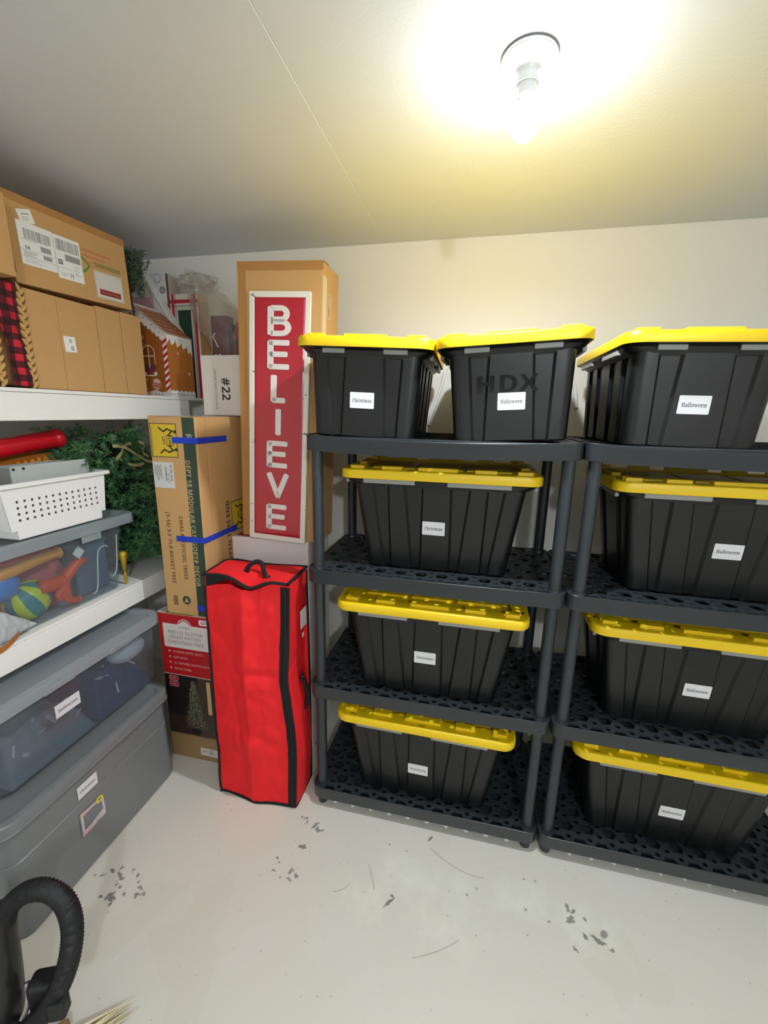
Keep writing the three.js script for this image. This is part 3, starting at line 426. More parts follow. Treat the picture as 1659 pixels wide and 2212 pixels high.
{ // green box with a ribbon border
  const S = [.16, .512, .085], t = thing('gift_box', 'cardboard box with green front framed in cream and red ribbon print', 'gift box', [-.924, US, -.7235]);
  part('carton', uvMetres(rbox(...S, .003, 0, S[1] / 2, 0), 2), M.card, t);
  slab('printed_panel', t, 'z', S, [0, 0, .16, S[1]], faceMat(.16, .512, 1400, (g, X, Y, s, w, h) => {
    g.fillStyle = '#d8cfc2'; g.fillRect(0, 0, w, h); g.fillStyle = '#b3263c'; g.fillRect(0, Y(.486), w, 24); g.fillRect(X(.134), 0, 22, h); g.fillRect(X(.008), 0, 22, h); g.fillStyle = '#30362f'; g.fillRect(0, Y(.458), w, 4); g.fillRect(X(.127), 0, 4, h); g.fillRect(X(.03), 0, 4, h);
    g.fillStyle = '#c6c4b8'; g.fillRect(X(.034), Y(.452), X(.09), h); g.fillStyle = '#1d3a2e'; g.fillRect(X(.042), Y(.436), X(.074), h);
  }), .0008, 0, 'green panel with red and cream ribbon border');
}
// evergreen sprigs and other foliage
function sprigs(list, seed, n = 26, len = .03, width = .0016) {     // list of [point, direction, length]: needles round each stem
  const r = rng(seed), pos = [], uv = [];
  const tri = (a, b, c) => { pos.push(...a, ...b, ...c); uv.push(0, 0, 1, 0, .5, 1); };
  for (const [p, d, L] of list) {
    const dir = new THREE.Vector3(...d).normalize(), P = new THREE.Vector3(...p), q = Math.round(n * L / .08);
    for (let i = 0; i < q; i++) {
      const f = r(), o = P.clone().addScaledVector(dir, f * L), s = new THREE.Vector3(r() - .5, r() - .5, r() - .5).normalize().addScaledVector(dir, .6).normalize(), l = len * (.6 + .6 * r()) * (1.1 - .5 * f);
      const side = new THREE.Vector3().crossVectors(s, new THREE.Vector3(r() - .5, r() - .5, r() - .5)).normalize().multiplyScalar(width), e = o.clone().addScaledVector(s, l), m = o.clone().addScaledVector(s, l * .5).addScaledVector(new THREE.Vector3(0, -1, 0), l * .05);
      tri(o.clone().add(side).toArray(), o.clone().sub(side).toArray(), m.clone().add(side).toArray()); tri(o.clone().sub(side).toArray(), m.clone().sub(side).toArray(), m.clone().add(side).toArray()); tri(m.clone().add(side).toArray(), m.clone().sub(side).toArray(), e.toArray());
    }
  }
  const g = new THREE.BufferGeometry(); g.setAttribute('position', new THREE.Float32BufferAttribute(pos, 3)); g.setAttribute('uv', new THREE.Float32BufferAttribute(uv, 2)); g.computeVertexNormals(); return g;
}
const GREENS = [0x47774a, 0x66955f, 0x2f5c38].map((c) => std({ color: c, roughness: .55, side: THREE.DoubleSide }));
{
  const t = thing('evergreen_branch', 'artificial evergreen branch sticking up between the shipping box and gingerbread house', 'branch', [-.965, US, -.385]);
  const L = [], r = rng(14); for (let i = 0; i < 60; i++) L.push([[-.02 + .085 * r(), .42 + .15 * r(), -.03 + .06 * r()], [r() - .5, .6 + r(), r() - .4], .05 + .04 * r()]);
  part('needles', sprigs(L, 15, 40, .03, .0016), std({ color: 0x4c5c46, roughness: .6, side: THREE.DoubleSide }), t).userData.kind = 'stuff';
  part('stem', tube([[0, 0, 0], [0, .3, 0], [-.01, .5, .0], [0, .58, .01]], .004, 20, 8), std({ color: 0x4a3a28 }), t);
}
// ---------------------------------------------------------------- corner stack
{ // pre-lit tree carton on the floor
  const S = [.267, .755, .4], t = thing('tree_box', 'red and white artificial tree box standing on the floor, bottom of the corner stack', 'box', [-.6285, 0, -.3]);
  part('carton', uvMetres(rbox(...S, .004, 0, S[1] / 2, 0), 2), M.card, t);
  slab('printed_panel', t, 'z', S, [0.004, .003, .263, .752], faceMat(.259, .749, 1500, (g, X, Y, s, w, h) => {
    cardFill(g, w, h, 12, [150, 118, 78]);
    g.fillStyle = '#191512'; g.fillRect(0, Y(.445), w, Y(.13) - Y(.445)); const r = rng(9);
    for (let i = 0; i < 500; i++) { g.fillStyle = `rgba(${60 + 40 * r()},${40 + 30 * r()},${25 + 20 * r()},.06)`; g.beginPath(); g.arc(r() * w, Y(.13 + .1 * r()), 20, 0, 7); g.fill(); }
    g.fillStyle = '#403227'; g.fillRect(X(.17), Y(.445), w - X(.17), Y(.13) - Y(.445)); g.fillStyle = '#c9a878'; g.fillRect(X(.215), Y(.43), X(.02), Y(.26) - Y(.43));
    for (let i = 0; i < 3800; i++) { const v = r(), wd = (.012 + .052 * v) * (r() - .5) * 2 * (.6 + .4 * r()), cx = .145; const l = r(); g.fillStyle = l < .12 ? '#d9cfae' : l < .5 ? '#6f6a50' : '#2d2f22'; g.fillRect(X(cx + wd), Y(.42 - .25 * v + .01 * (r() - .5)), 3, 4); }
    g.fillStyle = '#15120f'; g.beginPath(); g.ellipse(X(.145), Y(.155), X(.03), X(.016), 0, 0, 7); g.fill();
    g.fillStyle = '#b3141c'; g.fillRect(0, 0, w, Y(.447)); g.fillStyle = '#e5ded4'; for (let i = 0; i < 44; i++) g.fillRect(i * w / 44, Y(.449), w / 70, 7);
    g.fillStyle = '#ddd5ce'; g.beginPath(); g.roundRect(X(.018), Y(.702), w - X(.03), Y(.585) - Y(.702), 8); g.fill(); g.beginPath(); g.arc(X(.13), Y(.695), X(.036), Math.PI, 0); g.fill();
    g.strokeStyle = '#b05a5a'; g.lineWidth = 9; g.beginPath(); g.arc(X(.13), Y(.695), X(.029), Math.PI * 1.1, Math.PI * 1.9); g.stroke();
    const c = '#a8928c'; text(g, '6-FOOT', X(.13), Y(.688), 26, c, 'sans-serif', 'bold'); text(g, 'PRE-LIT GLITTER', X(.13), Y(.662), 34, c, 'sans-serif', 'bold'); text(g, 'FROST POTTED', X(.13), Y(.638), 34, c, 'sans-serif', 'bold'); text(g, 'CHRISTMAS TREE', X(.13), Y(.613), 34, c, 'sans-serif', 'bold');
    g.fillStyle = '#ece8e6'; g.beginPath(); g.roundRect(X(.205), Y(.738), X(.05), 40, 10); g.fill(); text(g, '$39', X(.231), Y(.725), 30, '#8d3b40', 'sans-serif', 'bold');
    ['50 WARM WHITE LIGHTS', 'EASY SETUP', 'UL CERTIFIED ADAPTER INCLUDED', 'METAL STAND'].forEach((q, i) => { const y = Y(.565 - i * .029); g.fillStyle = '#d9a6a0'; g.beginPath(); g.arc(X(.04), y, 8, 0, 7); g.fill(); text(g, q, X(.058), y, 21, '#e3bdb7', 'sans-serif', '', 'left'); });
    for (const v of [.425, .395]) { g.fillStyle = '#d9a0a0'; g.beginPath(); g.roundRect(X(.022), Y(v) - 20, X(.05), 40, 16); g.fill(); g.fillStyle = '#a82433'; g.beginPath(); g.roundRect(X(.024), Y(v) - 16, X(.046), 32, 13); g.fill(); lines(g, X(.03), Y(v) - 3, X(.034), 1, 5, 6, '#d98a8f', 3); }
    g.fillStyle = '#cfc8c0'; g.fillRect(X(.155), Y(.068), X(.1), 62); bars(g, X(.2), Y(.06), X(.022), 36, 5, '#888'); g.fillStyle = '#a9a39b'; g.fillRect(X(.165), Y(.055), X(.028), 12);
  }, { roughness: .45 }), .0008, 0, 'printed front with a photo of a small tree');
  slab('top_print', t, 'y', S, [0, 0, S[0], .05], faceMat(.267, .05, 1500, (g, X, Y, s, w, h) => { g.fillStyle = '#e8e2d8'; g.fillRect(0, 0, w, h); g.fillStyle = '#3f7a3a'; g.fillRect(X(.04), 8, X(.14), h - 8); text(g, 'Pre-Lit', X(.1), h / 2, 46, '#dfe8d4', 'serif', 'italic'); bars(g, X(.006), 6, X(.03), h - 10, 3, '#777'); }), .0008, 0, 'green and white print on the lid');
}
{ // tall artificial tree carton
  const S = [.214, .855, .46], t = thing('tree_box', 'tall cardboard artificial tree box with green band and blue painter tape', 'box', [-.599, .757, -.33]);
  part('carton', uvMetres(rbox(...S, .005, 0, S[1] / 2, 0), 2), M.card, t);
  const dark = '#5b452d';
  const figure = (g, x, y, k) => { g.save(); g.translate(x, y); g.rotate(Math.PI / 2); g.scale(k, k); g.fillStyle = g.strokeStyle = '#22201a'; g.lineWidth = 9; g.lineCap = g.lineJoin = 'round'; for (const s of [-1, 1]) { g.beginPath(); g.arc(s * 52, -62, 10, 0, 7); g.fill(); g.beginPath(); g.moveTo(s * 56, -46); g.lineTo(s * 68, -10); g.lineTo(s * 52, 14); g.lineTo(s * 74, 44); g.moveTo(s * 56, -42); g.lineTo(s * 30, -16); g.stroke(); } g.lineWidth = 4; g.strokeRect(-30, -44, 60, 40); g.font = 'bold 24px sans-serif'; g.textAlign = 'center'; g.fillText('TEAM', 0, -16); g.fillText('LIFT', 0, 26); g.restore(); };
  slab('printed_panel', t, 'z', S, [.004, .004, .211, .851], faceMat(.207, .847, 1700, (g, X, Y, s, w, h) => {
    cardFill(g, w, h, 17); g.fillStyle = '#2c4034'; g.fillRect(X(.152), 0, X(.058), h);
    const D = Math.PI / 2;
    text(g, 'R', X(.178), Y(.775), 60, '#93a08f', 'sans-serif', 'bold', 'center', D);
    text(g, 'DEPT 18 MODULAR CATEGORY# DECOR', X(.164), Y(.41), 50, '#b49a6c', 'sans-serif', 'bold', 'center', D, 990);
    text(g, 'CMAS ARTIFICIAL TREES', X(.108), Y(.305), 42, dark, 'sans-serif', 'bold', 'center', D, 630); text(g, "(T-14) 3.5' FLK BASKET TREE", X(.047), Y(.3), 42, dark, 'sans-serif', 'bold', 'center', D, 730);
    g.fillStyle = '#24432e'; g.beginPath(); g.arc(X(.1), Y(.068), X(.02), 0, 7); g.fill(); g.fillStyle = '#b8905e'; g.beginPath(); g.moveTo(X(.1), Y(.083)); g.lineTo(X(.112), Y(.058)); g.lineTo(X(.088), Y(.058)); g.fill();
    g.fillStyle = 'rgba(85,65,40,.6)'; g.fillRect(X(.035), Y(.085), X(.022), X(.045));
    g.fillStyle = '#3a3524'; g.fillRect(X(.003), Y(.823), X(.122), Y(.688) - Y(.823)); g.fillStyle = '#d0b02a'; g.fillRect(X(.006), Y(.82), X(.116), Y(.691) - Y(.82)); figure(g, X(.075), Y(.755), 1.15); lines(g, X(.009), Y(.81), 5, 1, 1, 190, '#8a7a2a', 1);
  }), .0008, 0, 'printed front with green band and yellow lifting sign');
  for (const [a, b] of [[.004, .062], [.066, .456]]) part('flap', uvMetres(rbox(.004, S[1] - .006, b - a, .0015, S[0] / 2 + .0015, S[1] / 2, S[2] / 2 - (a + b) / 2), 2), M.card, t);
  const S2 = [S[0] + .007, S[1], S[2]];
  slab('side_print', t, 'x', S2, [.10, .215, .40, .635], faceMat(.3, .42, 1500, (g, X, Y, s, w, h) => {
    cardFill(g, w, h, 19); text(g, 'OPEN THIS END', X(.075), Y(.13), 58, '#43341f', 'sans-serif', 'bold', 'center', -Math.PI / 2, 560);
    g.fillStyle = '#3a3524'; g.fillRect(X(.103), Y(.262), X(.13), Y(.12) - Y(.262)); g.fillStyle = '#c9ab28'; g.fillRect(X(.107), Y(.258), X(.122), Y(.124) - Y(.258)); figure(g, X(.168), Y(.19), 1.0);
  }), .0008, 0, 'printed end reading OPEN THIS END');
  slab('label', t, 'z', S, [.005, .566, .1, .672], faceMat(.095, .106, 2400, (g, X, Y, s, w, h) => { g.fillStyle = '#cfcdca'; g.fillRect(0, 0, w, h); g.fillStyle = '#6b6967'; for (let i = 0; i < 7; i++) g.fillRect(w * .08 + i * 12, 20 + 9 * (i % 3), 5, h * (.4 + .08 * (i % 4))); bars(g, w * .58, h * .18, 20, h * .55, 4, '#555', false); text(g, '18 305 2018', w * .88, h * .4, 30, '#555', 'sans-serif', 'bold', 'center', Math.PI / 2); text(g, 'WK 0834', w * .74, h * .6, 26, '#666', 'sans-serif', '', 'center', Math.PI / 2); }), .0016, 0, 'white barcode label');
  const blue = phys({ color: 0x1638b8, roughness: .6 });
  for (const [y, u0, u1, tilt] of [[.762, .107, .2, -.06], [.352, .085, .24, -.10]]) { const m = part('painter_tape', [new THREE.BoxGeometry(.22 - u0, .024, .0012).translate(-.0, 0, 0).translate(-(S[0] / 2) + (u0 + .22) / 2 , 0, S[2] / 2 + .0026).applyMatrix4(new THREE.Matrix4().makeTranslation(0, 0, 0)), new THREE.BoxGeometry(.0012, .024, u1).translate(S[0] / 2 + .0062, 0, S[2] / 2 + .002 - u1 / 2)], blue, t, 'blue painter tape round the corner'); m.position.y = y; }
  slab('tape', t, 'z', S, [.155, .03, .214, .055], blue, .0018, 0, 'blue painter tape at the foot');
  slab('tape', t, 'y', S, [0, .0, .214, .46], phys({ color: 0xcfc0b4, roughness: .2, clearcoat: .6 }), .0006, 0, 'clear tape over the top');
}
{ // white numbered carton
  const S = [.205, .263, .33], t = thing('cardboard_box', 'white cardboard box marked #22 on top of the tall tree box', 'box', [-.5545, 1.6145, -.565]);
  part('carton', rbox(...S, .004, 0, S[1] / 2, 0), std({ color: 0xddd6cf, roughness: .7 }), t);
  slab('printed_panel', t, 'z', S, [.002, .002, .203, .261], faceMat(.201, .259, 1800, (g, X, Y, s, w, h) => { g.fillStyle = '#d9d1c9'; g.fillRect(0, 0, w, h); const r = rng(2); for (let i = 0; i < 1500; i++) { g.fillStyle = r() < .5 ? 'rgba(255,255,255,.07)' : 'rgba(120,110,100,.05)'; g.fillRect(r() * w, r() * h, 9, 2); } text(g, '#22', X(.118), Y(.115), 104, '#211f1e', 'sans-serif', 'bold', 'center', Math.PI / 2); text(g, 'VENDOR ITEM # XYT181174L09', X(.068), Y(.115), 26, '#4f4a45', 'sans-serif', '', 'center', Math.PI / 2, 320); }), .0008, 0, 'print reading #22');
}
{ // white carton on the floor behind the red bag
  const S = [.375, 1.076, .26], t = thing('cardboard_box', 'tall white glossy cardboard box behind the red bag, under the BELIEVE sign', 'box', [-.30, 0, -.42]);
  part('carton', rbox(...S, .006, 0, S[1] / 2, 0), phys({ color: 0xe8dcd6, roughness: .35, clearcoat: .2, bumpMap: rough, bumpScale: .0004 }), t);
  slab('top_print', t, 'y', S, [.01, .02, .2, .1], std({ color: 0xa3262d, roughness: .5 }), .0006, 0, 'red print on the top');
}
{ // tall brown carton behind the sign
  const S = [.362, 1.128, .185], t = boxThing('cardboard_box', 'tall brown cardboard box taped shut, standing behind the BELIEVE sign', 'box', [-.252, 1.079, -.395], S);
  t.rotation.z = R(-2.2);
  part('tape', [box(.364, .032, .0008, 0, S[1] - .016, S[2] / 2 + .0008), box(.364, .0008, .06, 0, S[1] + .0008, S[2] / 2 - .03)], M.tape, t);
  part('tape', [box(.036, S[1] - .03, .0008, -S[0] / 2 + .018, S[1] / 2 - .015, S[2] / 2 + .0007)], M.tape, t);
  part('tape', [box(.0008, S[1] - .1, .04, S[0] / 2 + .0006, S[1] / 2, S[2] / 2 - .022)], phys({ color: 0xd8c39a, roughness: .15, clearcoat: .7 }), t, 'clear tape on the side');
  slab('side_print', t, 'x', S, [.045, .93, .095, 1.03], faceMat(.05, .1, 1800, (g, X, Y, s, w, h) => { cardFill(g, w, h, 23, [200, 165, 120]); g.strokeStyle = 'rgba(110,110,70,.8)'; g.lineWidth = 6; g.beginPath(); g.ellipse(w / 2, h * .4, w * .25, h * .3, 0, .5, 5); g.stroke(); g.fillStyle = 'rgba(110,110,70,.7)'; g.fillRect(w * .4, h * .5, 16, h * .4); }), .0008, 0, 'faint printed mark');
}
// ---------------------------------------------------------------- BELIEVE sign
{
  const W = .258, Hs = 1.012, t = thing('wall_sign', 'tall narrow red metal sign with white letters spelling BELIEVE', 'sign', [-.2505, 1.0835, -.272]);
  t.rotation.set(R(-1.3), 0, R(-2.5));
  const chip = texMat(256, 1024, (g, w, h) => { g.fillStyle = '#e7e2d6'; g.fillRect(0, 0, w, h); const r = rng(41); g.strokeStyle = '#4a443e'; g.lineCap = 'round'; for (let i = 0; i < 34; i++) { const x = r() * w, y = r() * h; g.lineWidth = 1 + 3 * r(); g.beginPath(); g.moveTo(x, y); for (let k = 0; k < 3; k++) g.lineTo(x + 26 * (r() - .5), y + 20 * (r() - .5)); g.stroke(); } }, { roughness: .4 });
  const fr = roundShape(W / 2, Hs / 2, .004); fr.holes.push(roundShape(W / 2 - .017, Hs / 2 - .017, .003));
  const fg = new THREE.ExtrudeGeometry(fr, { depth: .006, bevelEnabled: true, bevelSize: .003, bevelThickness: .003, bevelSegments: 3, curveSegments: 4 }); { const p = fg.attributes.position, uv = fg.attributes.uv; for (let i = 0; i < p.count; i++) uv.setXY(i, p.getX(i) / W + .5, p.getY(i) / Hs + .5); }
  part('frame', fg.translate(0, Hs / 2, -.004), chip, t, 'white scratched rim');
  part('panel', grid((u, v) => { const x = (u - .5) * (W - .03), y = .015 + v * (Hs - .03), d = Math.min(W / 2 - .015 - Math.abs(x), y - .015, Hs - .015 - y); return [x, y, .001 + .004 * THREE.MathUtils.smoothstep(d, .003, .012)]; }, 60, 180), phys({ color: 0xb31a2c, roughness: .28, clearcoat: .5, clearcoatRoughness: .15 }), t, 'glossy red panel');
  part('back', box(W - .02, Hs - .02, .002, 0, Hs / 2, -.003), std({ color: 0x6a6a6a, roughness: .6 }), t);
  const pale = std({ color: 0xe4ddd6, roughness: .4, map: null }), bar = (x0, y0, x1, y1, w = .0215) => { const l = Math.hypot(x1 - x0, y1 - y0) + w * .55, g = new THREE.ExtrudeGeometry(roundShape(l / 2, w / 2, w * .22), { depth: .003, bevelEnabled: true, bevelSize: .0012, bevelThickness: .0012, bevelSegments: 2, curveSegments: 3 }); return g.rotateZ(Math.atan2(y1 - y0, x1 - x0)).translate((x0 + x1) / 2, (y0 + y1) / 2, 0); };
  const bowl = (cy, ry, rx, x0) => { const s = new THREE.Shape(), o = [], inn = []; for (let i = 0; i <= 16; i++) { const a = -Math.PI / 2 + Math.PI * i / 16; o.push([x0 + rx * Math.cos(a), cy + ry * Math.sin(a)]); inn.push([x0 + (rx - .0225) * Math.cos(a), cy + (ry - .019) * Math.sin(a)]); } s.moveTo(-.035, cy - ry); o.forEach((q) => s.lineTo(...q)); s.lineTo(-.035, cy + ry); s.lineTo(-.035, cy + ry - .019); inn.reverse().forEach((q) => s.lineTo(...q)); s.lineTo(-.035, cy - ry + .019); s.closePath(); return new THREE.ExtrudeGeometry(s, { depth: .003, bevelEnabled: true, bevelSize: .001, bevelThickness: .0012, bevelSegments: 2 }); };
  const a = .046, b = -.046, l = -.038, E2 = () => [bar(l, a, l, b, .0235), bar(l, a, .037, a, .019), bar(l, .002, .030, .002, .019), bar(l, b, .037, b, .019)];
  const GL = { B: () => [bar(l, a, l, b, .0235), bowl(.026, .0305, .036, .006), bowl(-.0255, .0315, .041, .008)], E: E2, L: () => [bar(-.022, a, -.022, b, .0235), bar(-.022, b, .024, b, .019)], I: () => [bar(0, a, 0, b, .0225)], V: () => [bar(-.038, a, .002, b, .0215), bar(.040, a, .002, b, .0215)] };
  [['B', .905], ['E', .777], ['L', .645], ['I', .511], ['E', .377], ['V', .245], ['E', .105]].forEach(([c, y]) => { part('letter_' + c.toLowerCase(), GL[c](), pale, t).position.set(.0 + .002, y, .0048); });
}
// ---------------------------------------------------------------- red storage bag
{
  const w = .352, h = 1.02, d = .178, t = thing('storage_bag', 'tall red zippered fabric tree storage bag with black trim standing on the floor', 'storage bag', [-.234, 0, -.054]);
  const sag = (u) => -.030 * Math.exp(-(((u - .56) / .16) ** 2)) + .004 * Math.sin(u * 9), cr = (x, c, s) => Math.exp(-(((x - c) / s) ** 2)), ab = (x, c, s) => Math.max(0, 1 - Math.abs(x - c) / s);
  const right = (v) => -.010 * cr(v, .6, .1) + .012 * cr(v, .3, .12) * .4;        // the right edge wavers
  const F = (u, v) => {      // front cloth
    const x = -w / 2 + u * w + .006 * Math.sin(v * 7) * (u > .5 ? u : 0) + right(v) * u, y = v * (h - .012 + sag(u) * cr(v, 1, .12) - .040 * Math.max(0, 1 - u / .5) ** .8);
    let z = d / 2 - .006 + .014 * Math.sin(Math.PI * u) * (.6 + .4 * Math.sin(Math.PI * v));
    z += .016 * ab(u, .47, .16) - .012 * ab(v, .615, .03) * ab(u, .5, .5) + .011 * ab(v, .56, .06) * ab(u, .62, .3) - .011 * ab(v + .12 * (u - .5), .335, .05) * ab(u, .55, .5) + .013 * ab(v - .1 * u, .25, .08) * ab(u, .45, .4) - .005 * ab(u + .25 * (v - .4), .3, .05) * ab(v, .35, .3);
    z += .008 * noise(u * 4, v * 7, 2) + .0035 * noise(u * 11, v * 19, 4); z -= .012 * cr(v, 1.0, .06) * ab(u, .45, .5);
    return [x, y, z];
  };
  part('front_panel', grid(F, 60, 150), M.red, t);
  const rx = (v) => w / 2 + .006 * Math.sin(v * 7) + right(v);
  part('side_panel', grid((u, v) => [rx(v) - .004 * u + .012 * Math.sin(Math.PI * u) * (.5 + .5 * Math.sin(v * 6)) - .006 * ab(v, .62 + .1 * u, .03) + .003 * noise(u * 4, v * 12, 7), v * (h - .006), d / 2 - .008 - u * (d - .012)], 24, 120), M.red, t);
  part('side_panel', grid((u, v) => [-w / 2 + .004 * noise(u * 4, v * 9, 9), v * (h - .006), -d / 2 + .004 + u * (d - .012)], 10, 60), M.red, t);
  part('back_panel', grid((u, v) => [w / 2 - u * w, v * h, -d / 2 + .003], 10, 30), M.red, t);
  part('bottom_panel', box(w - .006, .004, d - .01, 0, .002, 0), M.blackCloth, t);
  const T = (u, v) => [-w / 2 + u * w, h + sag(u) * (v < .5 ? 1 - v * 1.2 : .4 * (1 - v)) + .004 * Math.sin(u * 5 + v * 3), d / 2 + .004 - v * (d + .002)];
  part('top_flap', grid(T, 40, 24), M.red, t);
  const rim = []; for (let i = 0; i <= 16; i++) rim.push(T(i / 16, 0)); 
  const trim = [tube(rim, .0062, 60, 8), tube([T(0, 0), T(0, .5), T(0, 1), T(.5, 1), T(1, 1)], .005, 60, 8), tube([T(1, 0), T(1, .5), T(1, 1)], .006, 20, 8)];
  const edge = []; for (let i = 0; i <= 12; i++) { const p = F(0, i / 12); edge.push([p[0] - .002, p[1], p[2]]); } trim.push(tube(edge, .0055, 60, 8));
  const bot = []; for (let i = 0; i <= 12; i++) { const p = F(i / 12, 0); bot.push([p[0], .0062, p[2]]); } trim.push(tube(bot, .006, 40, 8), tube([[rx(0), .006, d / 2 - .01], [rx(0), .006, -d / 2]], .005, 10, 8), tube([[w / 2, .01, -d / 2 + .004], [w / 2 + .004, .5, -d / 2 + .004], [w / 2, h - .01, -d / 2 + .004]], .005, 20, 8));
  part('trim', trim, M.blackCloth, t, 'black edge binding');
  part('zipper', [grid((u, v) => { const p = F(1, v), q = F(.90, v); return [THREE.MathUtils.lerp(q[0], rx(v) + .003, u) , v * (h - .022) + .004, THREE.MathUtils.lerp(q[2] + .003, d / 2 - .002, u * u)]; }, 6, 90), tube(Array.from({ length: 12 }, (_, i) => { const v = i / 11; return [rx(v) - .014, v * (h - .03) + .01, d / 2 + .004]; }), .004, 60, 6)], M.blackCloth, t, 'wide black zipper band down the front right edge');
  part('zipper', [grid((u, v) => { const a = T(u * .42, 0); return [a[0] + .004, a[1] - .006 - v * (.05 * (1 - u) * (1 - .3 * u)), a[2] - .016 + .004 * v]; }, 16, 6)], M.blackCloth, t, 'open zipper gap under the flap');
  { const hy = (u) => T(u, .45)[1], s = part('handle', [new THREE.TubeGeometry(new THREE.CatmullRomCurve3([[-.045, h - .006, .004], [-.03, h + .018, 0], [.0, h + .036, -.008], [.022, h + .03, -.006], [.04, h + .006, .012], [.05, h - .012, .016]].map((p) => new THREE.Vector3(...p))), 40, .009, 10).translate(0, 0, 0), rbox(.036, .004, .016, .001, -.046, h - .006, .004), rbox(.036, .004, .018, .001, .056, h - .013, .016)], M.blackCloth, t, 'black top carrying handle'); part('rivet', [new THREE.SphereGeometry(.004, 12, 8).scale(1, .5, 1).translate(-.046, h - .002, .006), new THREE.SphereGeometry(.004, 12, 8).scale(1, .5, 1).translate(.056, h - .009, .018)], M.metal, s); }
  { const s = part('handle', [tube([[.178, .575, .004], [.19, .555, 0], [.202, .51, -.006], [.2, .47, -.012], [.186, .425, -.016], [.178, .405, -.018]], .009, 40, 10), rbox(.004, .036, .016, .001, .184, .578, .004), rbox(.004, .036, .016, .001, .184, .408, -.018)], M.blackCloth, t, 'black side carrying handle'); part('rivet', [new THREE.SphereGeometry(.004, 12, 8).scale(.5, 1, 1).translate(.188, .58, .005), new THREE.SphereGeometry(.004, 12, 8).scale(.5, 1, 1).translate(.188, .405, -.017)], M.metal, s); }
  part('card_window', grid((u, v) => [w / 2 + .012 + .001 * u, .795 + v * .08, .014 - u * .058], 4, 4), M.paper, t, 'white card pocket on the side');
  part('care_tag', box(.001, .02, .016, w / 2 + .013, .765, -.006), M.paper, t);
}
// ---------------------------------------------------------------- plastic bins at the lower left
function binGeos(T, B, h, L, lidY, lidH, r = .04, waist) {   // T, B: half sizes of the tub top and bottom; L: lid half sizes
  const ring = (s, y, k = r) => roundRing(s[0], s[1], k, y, 7), at = (v, o = 0) => [THREE.MathUtils.lerp(B[0], T[0], v) + o, THREE.MathUtils.lerp(B[1], T[1], v) + o];
  const rows = [ring(at(0, -.008), 0), ring(at(0), .008)];
  if (waist) { const v = waist / h; rows.push(ring(at(v), waist - .004), ring(at(v, -.0035), waist - .001), ring(at(v, -.0035), waist + .002), ring(at(v, -.001), waist + .004)); }
  rows.push(ring(at(1), h));
  const tub = loft(rows, true, false, .5);
  const y0 = lidY, y1 = lidY + lidH, l = (o, y) => roundRing(L[0] + o, L[1] + o, r + .01, y, 7);
  const lid = loft([l(-.004, y0), l(0, y0 + .001), l(0, y1 - .006), l(-.002, y1 - .001), l(-.006, y1), l(-.022, y1), l(-.026, y1 - .003), l(-.030, y1 - .012), l(-.034, y1 - .013)], false, true, .5);
  return { tub, lid };
}
{ // opaque grey tote
  const t = thing('storage_tote', 'large opaque grey tote with Christmas sticker on the floor at lower left', 'storage tote', [-.895, 0, .322]);
  const g = binGeos([.207, .342], [.212, .345], .41, [.226, .355], .398, .044, .045, .282), m = phys({ color: 0x787b7c, roughness: .36, bumpMap: rough, bumpScale: .0002 });
  part('tub', g.tub, m, t); part('lid', g.lid, m, t);
  part('rim_bead', [tube(roundRing(.2245, .3535, .05, .401, 5), .004, 160, 6, true)], m, t);
  const S = [.424, .41, .69];
  slab('sticker', t, 'x', S, [.235, .302, .313, .351], stickerMats.Christmas, -.001);
  slab('product_label', t, 'x', S, [.226, .15, .326, .245], faceMat(.1, .095, 2600, (q, X, Y, s, w, h) => { q.fillStyle = '#73787c'; q.fillRect(0, 0, w, h); q.strokeStyle = '#cfc8c8'; q.lineWidth = 22; q.beginPath(); q.moveTo(w * .1, h * .06); q.lineTo(w * .93, h * .16); q.lineTo(w * .95, h * .7); q.lineTo(w * .08, h * .93); q.closePath(); q.stroke(); q.fillStyle = '#d9a7a8'; q.fillRect(w * .04, h * .05, w * .42, h * .12); q.fillStyle = '#c9c5c5'; q.beginPath(); q.moveTo(w * .05, h); q.lineTo(w * .98, h * .96); q.lineTo(w * .98, h * .62); q.quadraticCurveTo(w * .6, h * .86, w * .05, h * .78); q.fill(); q.fillStyle = '#dba9ac'; q.fillRect(w * .03, h * .86, w * .4, h * .14); q.fillStyle = '#e3d23a'; q.beginPath(); q.arc(w * .82, h * .13, w * .14, 0, 7); q.fill(); text(q, '30', w * .82, h * .13, 40, '#3a3a20', 'sans-serif', 'bold'); lines(q, w * .55, h * .84, w * .34, 3, 12, 5, '#8a8788', 4); }, { roughness: .35 }), -.0005, 0, 'printed product label with yellow spot');
}
{ // smoky clear tote on top of it
  const t = thing('storage_tote', 'translucent smoky grey tote with Halloween sticker stacked on the grey tote', 'storage tote', [-.955, .4425, .25]);
  const g = binGeos([.197, .346], [.188, .334], .283, [.211, .364], .268, .043, .045);
  const m = phys({ color: 0xbcc6ce, transmission: .87, thickness: 0, roughness: .12, ior: 1.4 }), m2 = phys({ color: 0xb4bcc2, transmission: .45, thickness: 0, roughness: .42 });
  part('tub', g.tub, m, t); part('lid', g.lid, m2, t, 'milky grey lid');
  slab('sticker', t, 'x', [.39, .28, .69], [.195, .148, .288, .197], stickerMats.Halloween, -.0005);
  for (const z of [-.13, .13]) part('latch', rbox(.008, .02, .11, .003, .209, .275, z), m2, t);
}
